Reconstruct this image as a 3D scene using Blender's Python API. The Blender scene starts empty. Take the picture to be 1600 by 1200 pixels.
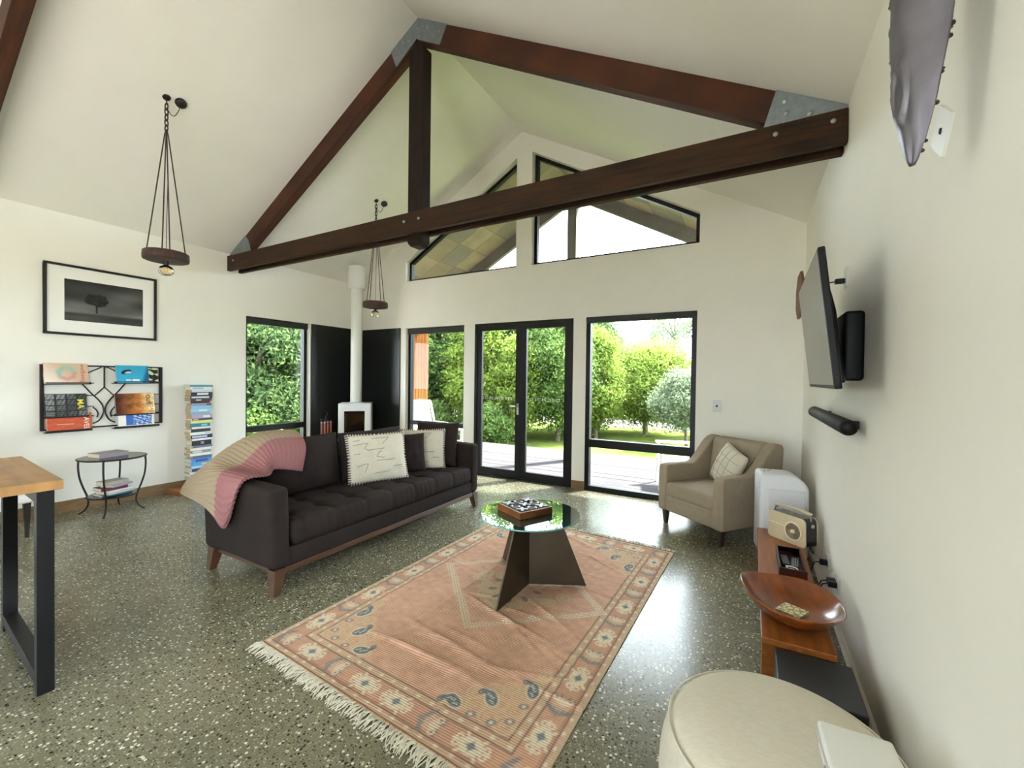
import bpy, bmesh, math, random
import numpy as np
from mathutils import Vector, Matrix

# ------------------------------------------------------------------ camera, world, sun, exposure
S = bpy.context.scene
C = bpy.context.collection
R = math.radians
rnd = random.Random(7)

cam_d = bpy.data.cameras.new('camera')
cam = bpy.data.objects.new('camera', cam_d)
C.objects.link(cam)
F_PX, YAW, PITCH, ROLL = 663.857, -0.512923, -0.0134838, 0.0130188
fw = Vector((math.sin(YAW)*math.cos(PITCH), math.cos(YAW)*math.cos(PITCH), math.sin(PITCH)))
r0 = Vector((math.cos(YAW), -math.sin(YAW), 0)); u0 = r0.cross(fw)
rv = math.cos(ROLL)*r0 + math.sin(ROLL)*u0
uv = -math.sin(ROLL)*r0 + math.cos(ROLL)*u0
m3 = Matrix((rv, uv, -fw)).transposed()
cam.matrix_world = Matrix.Translation((0, 0, 1.55)) @ m3.to_4x4()
cam_d.sensor_fit = 'HORIZONTAL'; cam_d.sensor_width = 36
cam_d.lens = F_PX/1600*36
cam_d.clip_start = 0.05; cam_d.clip_end = 500
S.camera = cam

W = bpy.data.worlds.new('sky'); S.world = W; W.use_nodes = True
wn = W.node_tree.nodes; wl = W.node_tree.links
bg = wn['Background']; bg.inputs[0].default_value = (0.86, 0.93, 1.0, 1); bg.inputs[1].default_value = 15.0

sun_d = bpy.data.lights.new('sun_offscreen', 'SUN'); sun = bpy.data.objects.new('sun_offscreen', sun_d); C.objects.link(sun)
sun_d.energy = 44.0; sun_d.angle = R(5); sun_d.color = (1.0, 0.97, 0.92)
sun.rotation_euler = Vector((-0.36, -0.60, -0.84)).to_track_quat('-Z', 'Y').to_euler()

vs = S.view_settings
S.display_settings.display_device = 'sRGB'
vs.view_transform = 'Standard'; vs.look = 'None'; vs.gamma = 1.0; vs.use_curve_mapping = False
vs.exposure = 0.28
cy = S.cycles
cy.use_denoising = True; cy.max_bounces = 14; cy.diffuse_bounces = 10; cy.glossy_bounces = 5
cy.transmission_bounces = 8; cy.transparent_max_bounces = 16; cy.sample_clamp_indirect = 6.0
cy.caustics_reflective = False; cy.caustics_refractive = False

# ------------------------------------------------------------------ helpers
def lin(c):
    if isinstance(c, str):
        c = tuple(int(c[i:i+2], 16)/255 for i in (0, 2, 4))
    return tuple(((v/12.92) if v <= .04045 else ((v+.055)/1.055)**2.4) for v in c)

M = {}
def mat(name, col, rough=.6, metal=0., noise=0., nscale=20., bump=0., bscale=80., coat=0., spec=.5, stretch=None, col2=None, trans=0.):
    """plain procedural material: colour with object-space noise variation and bump"""
    m = bpy.data.materials.new(name); m.use_nodes = True; M[name] = m
    nt = m.node_tree; N = nt.nodes; L = nt.links; b = N['Principled BSDF']
    c = lin(col)
    b.inputs['Base Color'].default_value = (*c, 1)
    b.inputs['Roughness'].default_value = rough; b.inputs['Metallic'].default_value = metal
    b.inputs['Specular IOR Level'].default_value = spec
    b.inputs['Coat Weight'].default_value = coat; b.inputs['Coat Roughness'].default_value = .08
    tc = N.new('ShaderNodeTexCoord'); mp = N.new('ShaderNodeMapping'); L.new(tc.outputs['Object'], mp.inputs[0])
    if stretch: mp.inputs['Scale'].default_value = stretch
    if noise or col2:
        n = N.new('ShaderNodeTexNoise'); n.inputs['Scale'].default_value = nscale; n.inputs['Detail'].default_value = 4
        L.new(mp.outputs[0], n.inputs['Vector'])
        rp = N.new('ShaderNodeValToRGB')
        if col2: a, d = c, lin(col2)
        else: a, d = tuple(v*(1-noise) for v in c), tuple(min(1, v*(1+noise)) for v in c)
        rp.color_ramp.elements[0].color = (*a, 1); rp.color_ramp.elements[1].color = (*d, 1)
        rp.color_ramp.elements[0].position = .32; rp.color_ramp.elements[1].position = .68
        L.new(n.outputs[0], rp.inputs[0]); L.new(rp.outputs[0], b.inputs['Base Color'])
    if bump:
        n2 = N.new('ShaderNodeTexNoise'); n2.inputs['Scale'].default_value = bscale; n2.inputs['Detail'].default_value = 3
        L.new(mp.outputs[0], n2.inputs['Vector'])
        bp = N.new('ShaderNodeBump'); bp.inputs['Strength'].default_value = bump; bp.inputs['Distance'].default_value = .01
        L.new(n2.outputs[0], bp.inputs['Height']); L.new(bp.outputs[0], b.inputs['Normal'])
    return m

def thin_glass(name, tint, ior=1.5, extra=0.0, rough=0.0):
    """window glass: clear, with Fresnel reflection"""
    m = bpy.data.materials.new(name); m.use_nodes = True; M[name] = m
    nt = m.node_tree; N = nt.nodes; L = nt.links; N.clear()
    o = N.new('ShaderNodeOutputMaterial'); mx = N.new('ShaderNodeMixShader'); t = N.new('ShaderNodeBsdfTransparent'); g = N.new('ShaderNodeBsdfGlossy')
    fr = N.new('ShaderNodeFresnel'); fr.inputs[0].default_value = ior
    t.inputs[0].default_value = (*tint, 1); g.inputs['Roughness'].default_value = rough
    ma = N.new('ShaderNodeMath'); ma.operation = 'ADD'; ma.inputs[1].default_value = extra
    L.new(fr.outputs[0], ma.inputs[0]); L.new(ma.outputs[0], mx.inputs[0])
    L.new(t.outputs[0], mx.inputs[1]); L.new(g.outputs[0], mx.inputs[2]); L.new(mx.outputs[0], o.inputs[0])
    return m

def attr_mat(name, rough=.8, bump=0., bscale=200., wave=None, stretch=None, spec=.3):
    """colour from the mesh's own printed / woven colour attribute 'dye'"""
    m = bpy.data.materials.new(name); m.use_nodes = True; M[name] = m
    nt = m.node_tree; N = nt.nodes; L = nt.links; b = N['Principled BSDF']
    a = N.new('ShaderNodeAttribute'); a.attribute_name = 'dye'
    L.new(a.outputs['Color'], b.inputs['Base Color']); b.inputs['Roughness'].default_value = rough
    b.inputs['Specular IOR Level'].default_value = spec
    if bump:
        tc = N.new('ShaderNodeTexCoord'); mp = N.new('ShaderNodeMapping'); L.new(tc.outputs['Object'], mp.inputs[0])
        if stretch: mp.inputs['Scale'].default_value = stretch
        n2 = N.new('ShaderNodeTexNoise'); n2.inputs['Scale'].default_value = bscale
        L.new(mp.outputs[0], n2.inputs['Vector'])
        bp = N.new('ShaderNodeBump'); bp.inputs['Strength'].default_value = bump; bp.inputs['Distance'].default_value = .01
        L.new(n2.outputs[0], bp.inputs['Height']); L.new(bp.outputs[0], b.inputs['Normal'])
    return m

class MB:
    """collects shapes, builds ONE mesh object"""
    def __init__(s): s.v = []; s.f = []; s.smooth = []
    def add(s, vs, fs, smooth=False):
        o = len(s.v); s.v += [tuple(v) for v in vs]; s.f += [tuple(i+o for i in f) for f in fs]; s.smooth += [smooth]*len(fs)
        return s
    def box(s, x0, x1, y0, y1, z0, z1, m=None):
        vs = [Vector((x, y, z)) for z in (z0, z1) for y in (y0, y1) for x in (x0, x1)]
        if m: vs = [m @ v for v in vs]
        return s.add(vs, [(0, 2, 3, 1), (4, 5, 7, 6), (0, 1, 5, 4), (1, 3, 7, 5), (3, 2, 6, 7), (2, 0, 4, 6)])
    def cbox(s, c, sz, m=None):
        M_ = Matrix.Translation(c) @ (m.to_4x4() if m else Matrix())
        a, b, d = (q/2 for q in sz)
        return s.box(-a, a, -b, b, -d, d, M_)
    def prism(s, poly, axis, a, b):
        """polygon in the plane of the other two axes (in order), extruded along axis from a to b"""
        n = len(poly)
        def P(p, t):
            q = list(p); q.insert(axis, t); return q
        vs = [P(p, a) for p in poly] + [P(p, b) for p in poly]
        fs = [tuple(range(n))[::-1], tuple(range(n, 2*n))] + [(i, (i+1) % n, n+(i+1) % n, n+i) for i in range(n)]
        return s.add(vs, fs)
    def tube(s, pts, r, n=8, close=False, smooth=True, up=None):
        pts = [Vector(p) for p in pts]; k = len(pts); rr = r if isinstance(r, (list, tuple)) else [r]*k
        vs = []; ref = None
        for i, p in enumerate(pts):
            if close: t = pts[(i+1) % k]-pts[i-1]
            else: t = pts[min(i+1, k-1)]-pts[max(i-1, 0)]
            t.normalize()
            if ref is None:
                ref = Vector((0, 0, 1)) if abs(t.z) < .9 else Vector((1, 0, 0))
            a = (ref - t*ref.dot(t)).normalized(); b = t.cross(a); ref = a
            for j in range(n):
                w = 2*math.pi*j/n
                vs.append(p + (a*math.cos(w)+b*math.sin(w))*rr[i])
        fs = []
        for i in range(k if close else k-1):
            i2 = (i+1) % k
            for j in range(n):
                j2 = (j+1) % n
                fs.append((i*n+j, i*n+j2, i2*n+j2, i2*n+j))
        s.add(vs, fs, smooth)
        if not close:
            s.add(vs[:n], [tuple(range(n))[::-1]]); s.add(vs[-n:], [tuple(range(n))])
        return s
    def lathe(s, prof, n=24, c=(0, 0, 0), m=None, smooth=True, cap=True):
        """prof: list of (radius, z)"""
        vs = []
        for r, z in prof:
            for j in range(n):
                w = 2*math.pi*j/n; v = Vector((r*math.cos(w), r*math.sin(w), z))
                vs.append((m @ v if m else v) + Vector(c))
        fs = [(i*n+j, i*n+(j+1) % n, (i+1)*n+(j+1) % n, (i+1)*n+j) for i in range(len(prof)-1) for j in range(n)]
        s.add(vs, fs, smooth)
        if not cap: return s
        if prof[0][0] > 1e-5: s.add(vs[:n], [tuple(range(n))[::-1]])
        if prof[-1][0] > 1e-5: s.add(vs[-n:], [tuple(range(n))])
        return s
    def grid(s, fn, nu, nv, smooth=True, flip=False):
        vs = [fn(i/nu, j/nv) for j in range(nv+1) for i in range(nu+1)]
        fs = [(j*(nu+1)+i, j*(nu+1)+i+1, (j+1)*(nu+1)+i+1, (j+1)*(nu+1)+i) for j in range(nv) for i in range(nu)]
        if flip: fs = [f[::-1] for f in fs]
        return s.add(vs, fs, smooth)
    def mesh(s, name):
        me = bpy.data.meshes.new(name); me.from_pydata(s.v, [], s.f)
        me.polygons.foreach_set('use_smooth', s.smooth); me.update(); return me
    def build(s, name, m, parent=None, bevel=0., seg=2, sub=0, solid=0., loc=None, smooth_all=False):
        me = s.mesh(name)
        o = bpy.data.objects.new(name, me); C.objects.link(o)
        me.materials.append(M[m] if isinstance(m, str) else m)
        if parent: o.parent = parent
        if loc: o.location = loc
        if smooth_all: me.polygons.foreach_set('use_smooth', [True]*len(me.polygons))
        if bevel:
            bm = bmesh.new(); bm.from_mesh(me); bmesh.ops.remove_doubles(bm, verts=bm.verts, dist=1e-5); bm.to_mesh(me); bm.free()
            md = o.modifiers.new('edge', 'BEVEL'); md.width = bevel; md.segments = seg; md.limit_method = 'ANGLE'; md.angle_limit = R(40)
            md.harden_normals = True
            me.polygons.foreach_set('use_smooth', [True]*len(me.polygons))
        if solid:
            md = o.modifiers.new('thickness', 'SOLIDIFY'); md.thickness = solid; md.offset = 0
        if sub:
            md = o.modifiers.new('subdivision', 'SUBSURF'); md.levels = sub; md.render_levels = sub
        return o

def tag(o, label=None, cat=None, group=None, kind=None):
    if label: o['label'] = label
    if cat: o['category'] = cat
    if group: o['group'] = group
    if kind: o['kind'] = kind
    return o
def thing(name, label, cat, loc=(0, 0, 0), rz=0., group=None):
    o = bpy.data.objects.new(name, None); C.objects.link(o); o.empty_display_size = .1
    o.location = loc; o.rotation_euler = (0, 0, rz)
    return tag(o, label, cat, group)
def struct(o): return tag(o, kind='structure')
def struct_root(name, loc=(0, 0, 0)):
    o = bpy.data.objects.new(name, None); C.objects.link(o); o.location = loc; o['kind'] = 'structure'; return o
def inst(me_or_obj, name, parent, loc=(0, 0, 0), rot=(0, 0, 0), mt=None):
    me = me_or_obj.data if hasattr(me_or_obj, 'data') else me_or_obj
    o = bpy.data.objects.new(name, me); C.objects.link(o); o.parent = parent; o.location = loc; o.rotation_euler = rot
    if mt:
        pass
    return o
def copy_tree(o, parent=None):
    c = o.copy(); C.objects.link(c); c.parent = parent
    for ch in list(o.children): copy_tree(ch, c)
    return c
def text_obj(txt, size, m, parent, mw, name='lettering', bold=0.0, depth=.0004, align='CENTER'):
    cu = bpy.data.curves.new(name, 'FONT'); cu.body = txt; cu.size = size; cu.extrude = depth; cu.align_x = align; cu.align_y = 'CENTER'; cu.offset = bold
    cu.resolution_u = 3
    t = bpy.data.objects.new(name, cu); C.objects.link(t)
    dg = bpy.context.evaluated_depsgraph_get(); me = bpy.data.meshes.new_from_object(t.evaluated_get(dg))
    bpy.data.objects.remove(t)
    o = bpy.data.objects.new(name, me); C.objects.link(o); me.materials.clear(); me.materials.append(M[m])
    o.parent = parent; o.matrix_local = mw
    return o

# ------------------------------------------------------------------ materials of the setting
XL, XR, YB, YF = -6.62, 0.50, 5.68, -4.2
EZ, RX, RZ = 3.30, -3.075, 5.27
SL, SR = (RZ-EZ)/(RX-XL), (RZ-EZ)/(XR-RX)

mat('wall_paint', 'ebe8e0', .75, noise=.012, nscale=3, bump=.02, bscale=220)
mat('black_frame', '0a0b0d', .45, noise=.1, nscale=8, spec=.3)
mat('blind_black', '1b1b1d', .6)
mat('black_panel', '090c0c', .42, noise=.15, nscale=3)
mat('reveal_white', 'eeebe4', .6)
mat('baseboard_wood', '7a6040', .5, noise=.2, nscale=6, stretch=(12, 1, 8))
mat('beam_wood', '3f2817', .6, col2='20150e', nscale=5, stretch=(.5, 6, 6), bump=.12, bscale=30, spec=.18)
mat('rafter_wood', '522f1e', .6, col2='36201a', nscale=4, stretch=(.5, 6, .6), bump=.06, bscale=20, spec=.2)
mat('post_wood', '281a14', .6, col2='150e0b', nscale=5, stretch=(6, 6, .5), bump=.06, bscale=20, spec=.18)
mat('galvanised', '8e979c', .42, .75, noise=.12, nscale=25)
mat('bolt_steel', '9a9c9a', .4, .8)
thin_glass('window_glass', (.94, .97, .97), 1.2)

# floor: polished exposed-aggregate concrete
m = bpy.data.materials.new('polished_concrete'); m.use_nodes = True; M['polished_concrete'] = m
nt = m.node_tree; N = nt.nodes; L = nt.links; b = N['Principled BSDF']
tc = N.new('ShaderNodeTexCoord')
def vor(scale, rnd_=1.0):
    v = N.new('ShaderNodeTexVoronoi'); v.inputs['Scale'].default_value = scale; v.inputs['Randomness'].default_value = rnd_
    L.new(tc.outputs['Object'], v.inputs['Vector']); return v
def ramp(src, stops, interp='LINEAR'):
    r_ = N.new('ShaderNodeValToRGB'); r_.color_ramp.interpolation = interp
    e = r_.color_ramp.elements
    while len(e) < len(stops): e.new(.5)
    for k, (p, c_) in enumerate(stops): e[k].position = p; e[k].color = (*c_, 1)
    L.new(src, r_.inputs[0]); return r_.outputs[0]
def mixc(fac, a, b_):
    x = N.new('ShaderNodeMix'); x.data_type = 'RGBA'
    L.new(fac, x.inputs[0]) if not isinstance(fac, float) else setattr(x.inputs[0], 'default_value', fac)
    for s_, v_ in ((6, a), (7, b_)):
        if isinstance(v_, tuple): x.inputs[s_].default_value = (*v_, 1)
        else: L.new(v_, x.inputs[s_])
    return x.outputs[2]
n1 = N.new('ShaderNodeTexNoise'); n1.inputs['Scale'].default_value = 1.3; n1.inputs['Detail'].default_value = 6; L.new(tc.outputs['Object'], n1.inputs['Vector'])
base = ramp(n1.outputs[0], [(.3, lin('66634f')), (.7, lin('7d7962'))])
def chips(scale, r0_, r1_, stops, keep, base):
    v = vor(scale)
    near = ramp(v.outputs['Distance'], [(r0_, (1, 1, 1)), (r1_, (0, 0, 0))])
    sep = N.new('ShaderNodeSeparateColor'); L.new(v.outputs['Color'], sep.inputs[0])
    sel = ramp(sep.outputs[0], [(0, (1, 1, 1)), (keep, (0, 0, 0))], 'CONSTANT')
    mul = N.new('ShaderNodeMath'); mul.operation = 'MULTIPLY'; L.new(near, mul.inputs[0]); L.new(sel, mul.inputs[1])
    col = ramp(sep.outputs[1], stops, 'CONSTANT')
    return mixc(mul.outputs[0], base, col)
base = chips(100, .30, .40, [(0, lin('35352f')), (.4, lin('8f8a73')), (.75, lin('a8a48e'))], .75, base)
base = chips(54, .28, .36, [(0, lin('2a2b28')), (.42, lin('b9b6a2')), (.62, lin('d8d5c6')), (.85, lin('86806a'))], .62, base)
base = chips(36, .17, .23, [(0, lin('e4e1d6')), (.5, lin('c9c4b0')), (.8, lin('3a3b3a'))], .30, base)
L.new(base, b.inputs['Base Color'])
b.inputs['Roughness'].default_value = .2; b.inputs['Specular IOR Level'].default_value = .38
nr = N.new('ShaderNodeTexNoise'); nr.inputs['Scale'].default_value = 2.2; nr.inputs['Detail'].default_value = 5; L.new(tc.outputs['Object'], nr.inputs['Vector'])
rr_ = N.new('ShaderNodeMapRange'); rr_.inputs[3].default_value = .16; rr_.inputs[4].default_value = .30; L.new(nr.outputs[0], rr_.inputs[0]); L.new(rr_.outputs[0], b.inputs['Roughness'])

# ------------------------------------------------------------------ room shell
struct(MB().box(XL-.2, XR+.2, YF-.2, YB+.2, -.15, 0).build('floor', 'polished_concrete'))

T = .22
# back wall with its openings
W2X = (-5.39, -4.11); DX = (-3.90, -2.21); W3X = (-2.02, -.595); OZ = 2.415; GZ = 3.245
GL = [(-5.40, GZ), (-3.16, GZ), (-3.16, 4.90), (-5.40, 3.60)]
GR = [(-2.90, GZ), (-.584, GZ), (-.584, 3.62), (-2.90, 4.93)]
mb = MB()
y0, y1 = YB, YB+T
for a, b_ in ((XL-.2, W2X[0]), (W2X[1], DX[0]), (DX[1], W3X[0]), (W3X[1], XR+.2)): mb.box(a, b_, y0, y1, 0, OZ)
mb.box(XL-.2, XR+.2, y0, y1, OZ, GZ)
def ztop(x): return RZ-(RX-x)*SL+.12 if x < RX else RZ-(x-RX)*SR+.12
mb.prism([(XL-.2, GZ), (GL[0][0], GZ), (GL[0][0], ztop(GL[0][0])), (XL-.2, ztop(XL-.2))], 1, y0, y1)
mb.prism([GL[3], GL[2], (GL[2][0], ztop(GL[2][0])), (GL[3][0], ztop(GL[3][0]))], 1, y0, y1)
mb.prism([(GL[1][0], GZ), (GR[0][0], GZ), (GR[0][0], ztop(GR[0][0])), (RX, ztop(RX)), (GL[1][0], ztop(GL[1][0]))], 1, y0, y1)
mb.prism([GR[3], GR[2], (GR[2][0], ztop(GR[2][0])), (GR[3][0], ztop(GR[3][0]))], 1, y0, y1)
mb.prism([(GR[1][0], GZ), (XR+.2, GZ), (XR+.2, ztop(XR+.2)), (GR[1][0], ztop(GR[1][0]))], 1, y0, y1)
struct(mb.build('wall_back', 'wall_paint'))

# left wall: the window beside the stove, and an unseen opening added behind the camera for fill daylight
W1Y = (3.60, 4.655); LZ = 2.44
mb = MB()
LW = [(-3.4, -.4)]
x0, x1 = XL-T, XL
for a, b_ in ((YF-.2, -3.9), (-1.4, W1Y[0]), (W1Y[1], YB)): mb.box(x0, x1, a, b_, 0, LZ)
mb.box(x0, x1, YF-.2, YB, LZ, EZ+.1)
struct(mb.build('wall_left', 'wall_paint'))

mb = MB()
x0, x1 = XR, XR+T
ys = [YF-.2, -3.9, -.5, YB]  # gap for an added, unseen window that brings in fill daylight
for k in (0, 2): mb.box(x0, x1, ys[k], ys[k+1], 0, LZ)
mb.box(x0, x1, YF-.2, YB, LZ, EZ+.1)
struct(mb.build('wall_right', 'wall_paint'))

# the gable wall behind the camera, with an opening added to let daylight in
mb = MB()
y0, y1 = YF-T, YF
FX = (-1.4, .3)
for a, b_ in ((XL-.2, FX[0]), (FX[1], XR+.2)): mb.box(a, b_, y0, y1, 0, 2.9)
mb.prism([(XL-.2, 2.9), (XR+.2, 2.9), (XR+.2, ztop(XR+.2)), (RX, ztop(RX)), (XL-.2, ztop(XL-.2))], 1, y0, y1)
struct(mb.build('wall_front', 'wall_paint'))

# ceiling: two slopes
mb = MB()
mb.prism([(XL-.3, EZ-.3*SL), (RX, RZ), (XR+.3, EZ-.3*SR), (XR+.3, EZ-.3*SR+.14), (RX, RZ+.16), (XL-.3, EZ-.3*SL+.14)], 1, YF-.3, YB+.02)
struct(mb.build('ceiling', 'wall_paint'))

# baseboards
struct(MB().box(XL, XL+.018, YF, W1Y[0], 0, .125).build('baseboard_left', 'baseboard_wood'))
bb = struct_root('baseboard_back')
for a, b_ in ((DX[1]+.002, W3X[0]-.002), (W3X[1]+.002, XR), (W2X[1]+.002, DX[0]-.002)):
    MB().box(a, b_, YB-.018, YB, 0, .115).build('board', 'baseboard_wood', bb)
struct(MB().box(XR-.018, XR, YF, YB-.02, 0, .06).build('baseboard_right', 'wall_paint'))

# black hearth panels in the corner
struct(MB().box(XL, XL+.02, 4.68, YB, 0, 2.44).build('trim_1', 'black_panel'))
struct(MB().box(XL+.02, -5.51, YB-.02, YB, 0, 2.425).build('trim_2', 'black_panel'))

# windows: frame, rail, glass, blind
def window(name, w, z0, z1, rail, axis, face, blind=None, fr=.055, dep=.07, glass_at=.035):
    """rect window in plane normal to axis (1: y, 0: x); face = inner face coordinate, dep extends outwards (sign)"""
    root = struct_root(name)
    a, b_ = w
    def bx(mbb, u0, u1, zz0, zz1, d0, d1):
        lo, hi = sorted((face+d0, face+d1))
        if axis == 1: mbb.box(u0, u1, lo, hi, zz0, zz1)
        else: mbb.box(lo, hi, u0, u1, zz0, zz1)
    sg = 1 if dep > 0 else -1
    mbb = MB(); bx(mbb, a, a+fr, z0, z1, 0, dep); bx(mbb, b_-fr, b_, z0, z1, 0, dep); bx(mbb, a+fr, b_-fr, z1-fr, z1, 0, dep); bx(mbb, a+fr, b_-fr, z0, z0+fr*1.1, 0, dep)
    mbb.build('window_frame', 'black_frame', root)
    g0, g1 = dep*.45, dep*.6
    if rail:
        mbb = MB(); bx(mbb, a+fr, b_-fr, rail[0], rail[1], 0, dep); mbb.build('rail', 'black_frame', root)
        mbb = MB(); bx(mbb, a+fr, b_-fr, z0+fr*1.1, rail[0], g0, g1); mbb.build('pane', 'window_glass', root)
        mbb = MB(); bx(mbb, a+fr, b_-fr, rail[1], z1-fr, g0, g1); mbb.build('pane', 'window_glass', root)
    else:
        mbb = MB(); bx(mbb, a+fr, b_-fr, z0+fr*1.1, z1-fr, g0, g1); mbb.build('pane', 'window_glass', root)
    if blind:
        mbb = MB(); bx(mbb, a+.004, b_-.004, z1-blind, z1-.004, -.0*sg, -.05*sg if False else dep*.5)
        bx(mbb, a+.004, b_-.004, z1-blind, z1-.004, -.035*sg, 0)
        mbb.build('roller_blind', 'blind_black', root, bevel=.012, seg=3)
    return root
window('window_1', W1Y, 0, LZ, (.665, .755), 0, XL-.075, .10, dep=-.09)
window('window_2', W2X, 0, OZ, (.70, .775), 1, YB+.075, .10, dep=.09)
window('window_3', W3X, 0, OZ, (.605, .715), 1, YB+.01, .085, dep=.09, fr=.06)

# french doors
dr = struct_root('door_1')
y0, y1 = YB+.005, YB+.10
mb = MB(); f_ = .045
mb.box(DX[0], DX[0]+f_, y0, y1, 0, OZ).box(DX[1]-f_, DX[1], y0, y1, 0, OZ).box(DX[0]+f_, DX[1]-f_, y0, y1, OZ-f_, OZ).box(DX[0]+f_, DX[1]-f_, y0, y1, 0, .03)
mb.build('door_frame', 'black_frame', dr)
mid = (DX[0]+DX[1])/2; mat('decal_white', 'e9eee8', .6); mat('chrome', 'c9ccd0', .15, 1.0)
for s_, (a, b_) in enumerate(((DX[0]+f_, mid-.003), (mid+.003, DX[1]-f_))):
    st = .088; zz0, zz1 = .03, OZ-f_
    mb = MB(); ya, yb = y0+.01, y0+.055
    mb.box(a, a+st, ya, yb, zz0, zz1).box(b_-st, b_, ya, yb, zz0, zz1).box(a+st, b_-st, ya, yb, zz1-.07, zz1).box(a+st, b_-st, ya, yb, zz0, zz0+.10)
    leaf = mb.build('door_leaf', 'black_frame', dr)
    MB().box(a+st, b_-st, ya+.018, ya+.024, zz0+.10, zz1-.07).build('pane', 'window_glass', leaf)
    # safety decal: a row of small white outlined rectangles on the glass
    zc = 1.235; xs = a+st+.06; ww = (b_-st)-(a+st)-.1
    mb = MB()
    for k, (u, l) in enumerate(((0, .10), (.16, .04), (.24, .16), (.44, .02), (.50, .16), (.72, .05), (.82, .12))):
        xa, xb = xs+u*ww, xs+(u+l)*ww; t_ = .004; h_ = .018
        mb.box(xa, xb, ya+.0165, ya+.018, zc+h_-t_, zc+h_).box(xa, xb, ya+.0165, ya+.018, zc-h_, zc-h_+t_)
        mb.box(xa, xa+t_, ya+.0165, ya+.018, zc-h_, zc+h_).box(xb-t_, xb, ya+.0165, ya+.018, zc-h_, zc+h_)
    mb.build('safety_decal', 'decal_white', leaf)
    if s_ == 0:
        mb = MB(); xh = b_-.04
        mb.cbox((xh, ya-.006, 1.08), (.035, .012, .17)); mb.tube([(xh, ya-.005, 1.12), (xh, ya-.05, 1.12), (xh-.12, ya-.05, 1.12)], .009, 8)
        mb.build('door_handle', 'chrome', leaf)

def gable_window(name, poly, y_in, dep):
    root = struct_root(name)
    n = len(poly); cx = sum(p[0] for p in poly)/n; cz = sum(p[1] for p in poly)/n
    def inset(d):
        out = []
        for i in range(n):
            p0, p1, p2 = (Vector(poly[(i+k) % n]) for k in (-1, 0, 1))
            def nrm(a, b_):
                t = (b_-a).normalized(); q = Vector((-t.y, t.x)); return q
            n1_, n2_ = nrm(p0, p1), nrm(p1, p2)
            k = d/(1+n1_.dot(n2_)); out.append(p1+(n1_+n2_)*k)
        return out
    inn = inset(.05)
    mbb = MB()
    for i in range(n):
        j = (i+1) % n
        mbb.prism([tuple(poly[i]), tuple(poly[j]), tuple(inn[j]), tuple(inn[i])], 1, y_in, y_in+dep)
    mbb.build('window_frame', 'black_frame', root)
    MB().prism([tuple(p) for p in inn], 1, y_in+dep*.4, y_in+dep*.55).build('pane', 'window_glass', root)
gable_window('window_4', GL, YB+.10, .07)
gable_window('window_5', GR, YB+.10, .07)
# invented unseen windows behind the camera, added to fill the room with daylight
window('added_window_6', (-3.9, -.5), 0, LZ, None, 0, XR+.075, None, dep=.09)
window('added_window_8', (-3.9, -1.4), 0, LZ, None, 0, XL-.075, None, dep=-.09)
window('added_window_7', FX, 0, 2.9, None, 1, YF-.06, None, dep=-.09)

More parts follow.
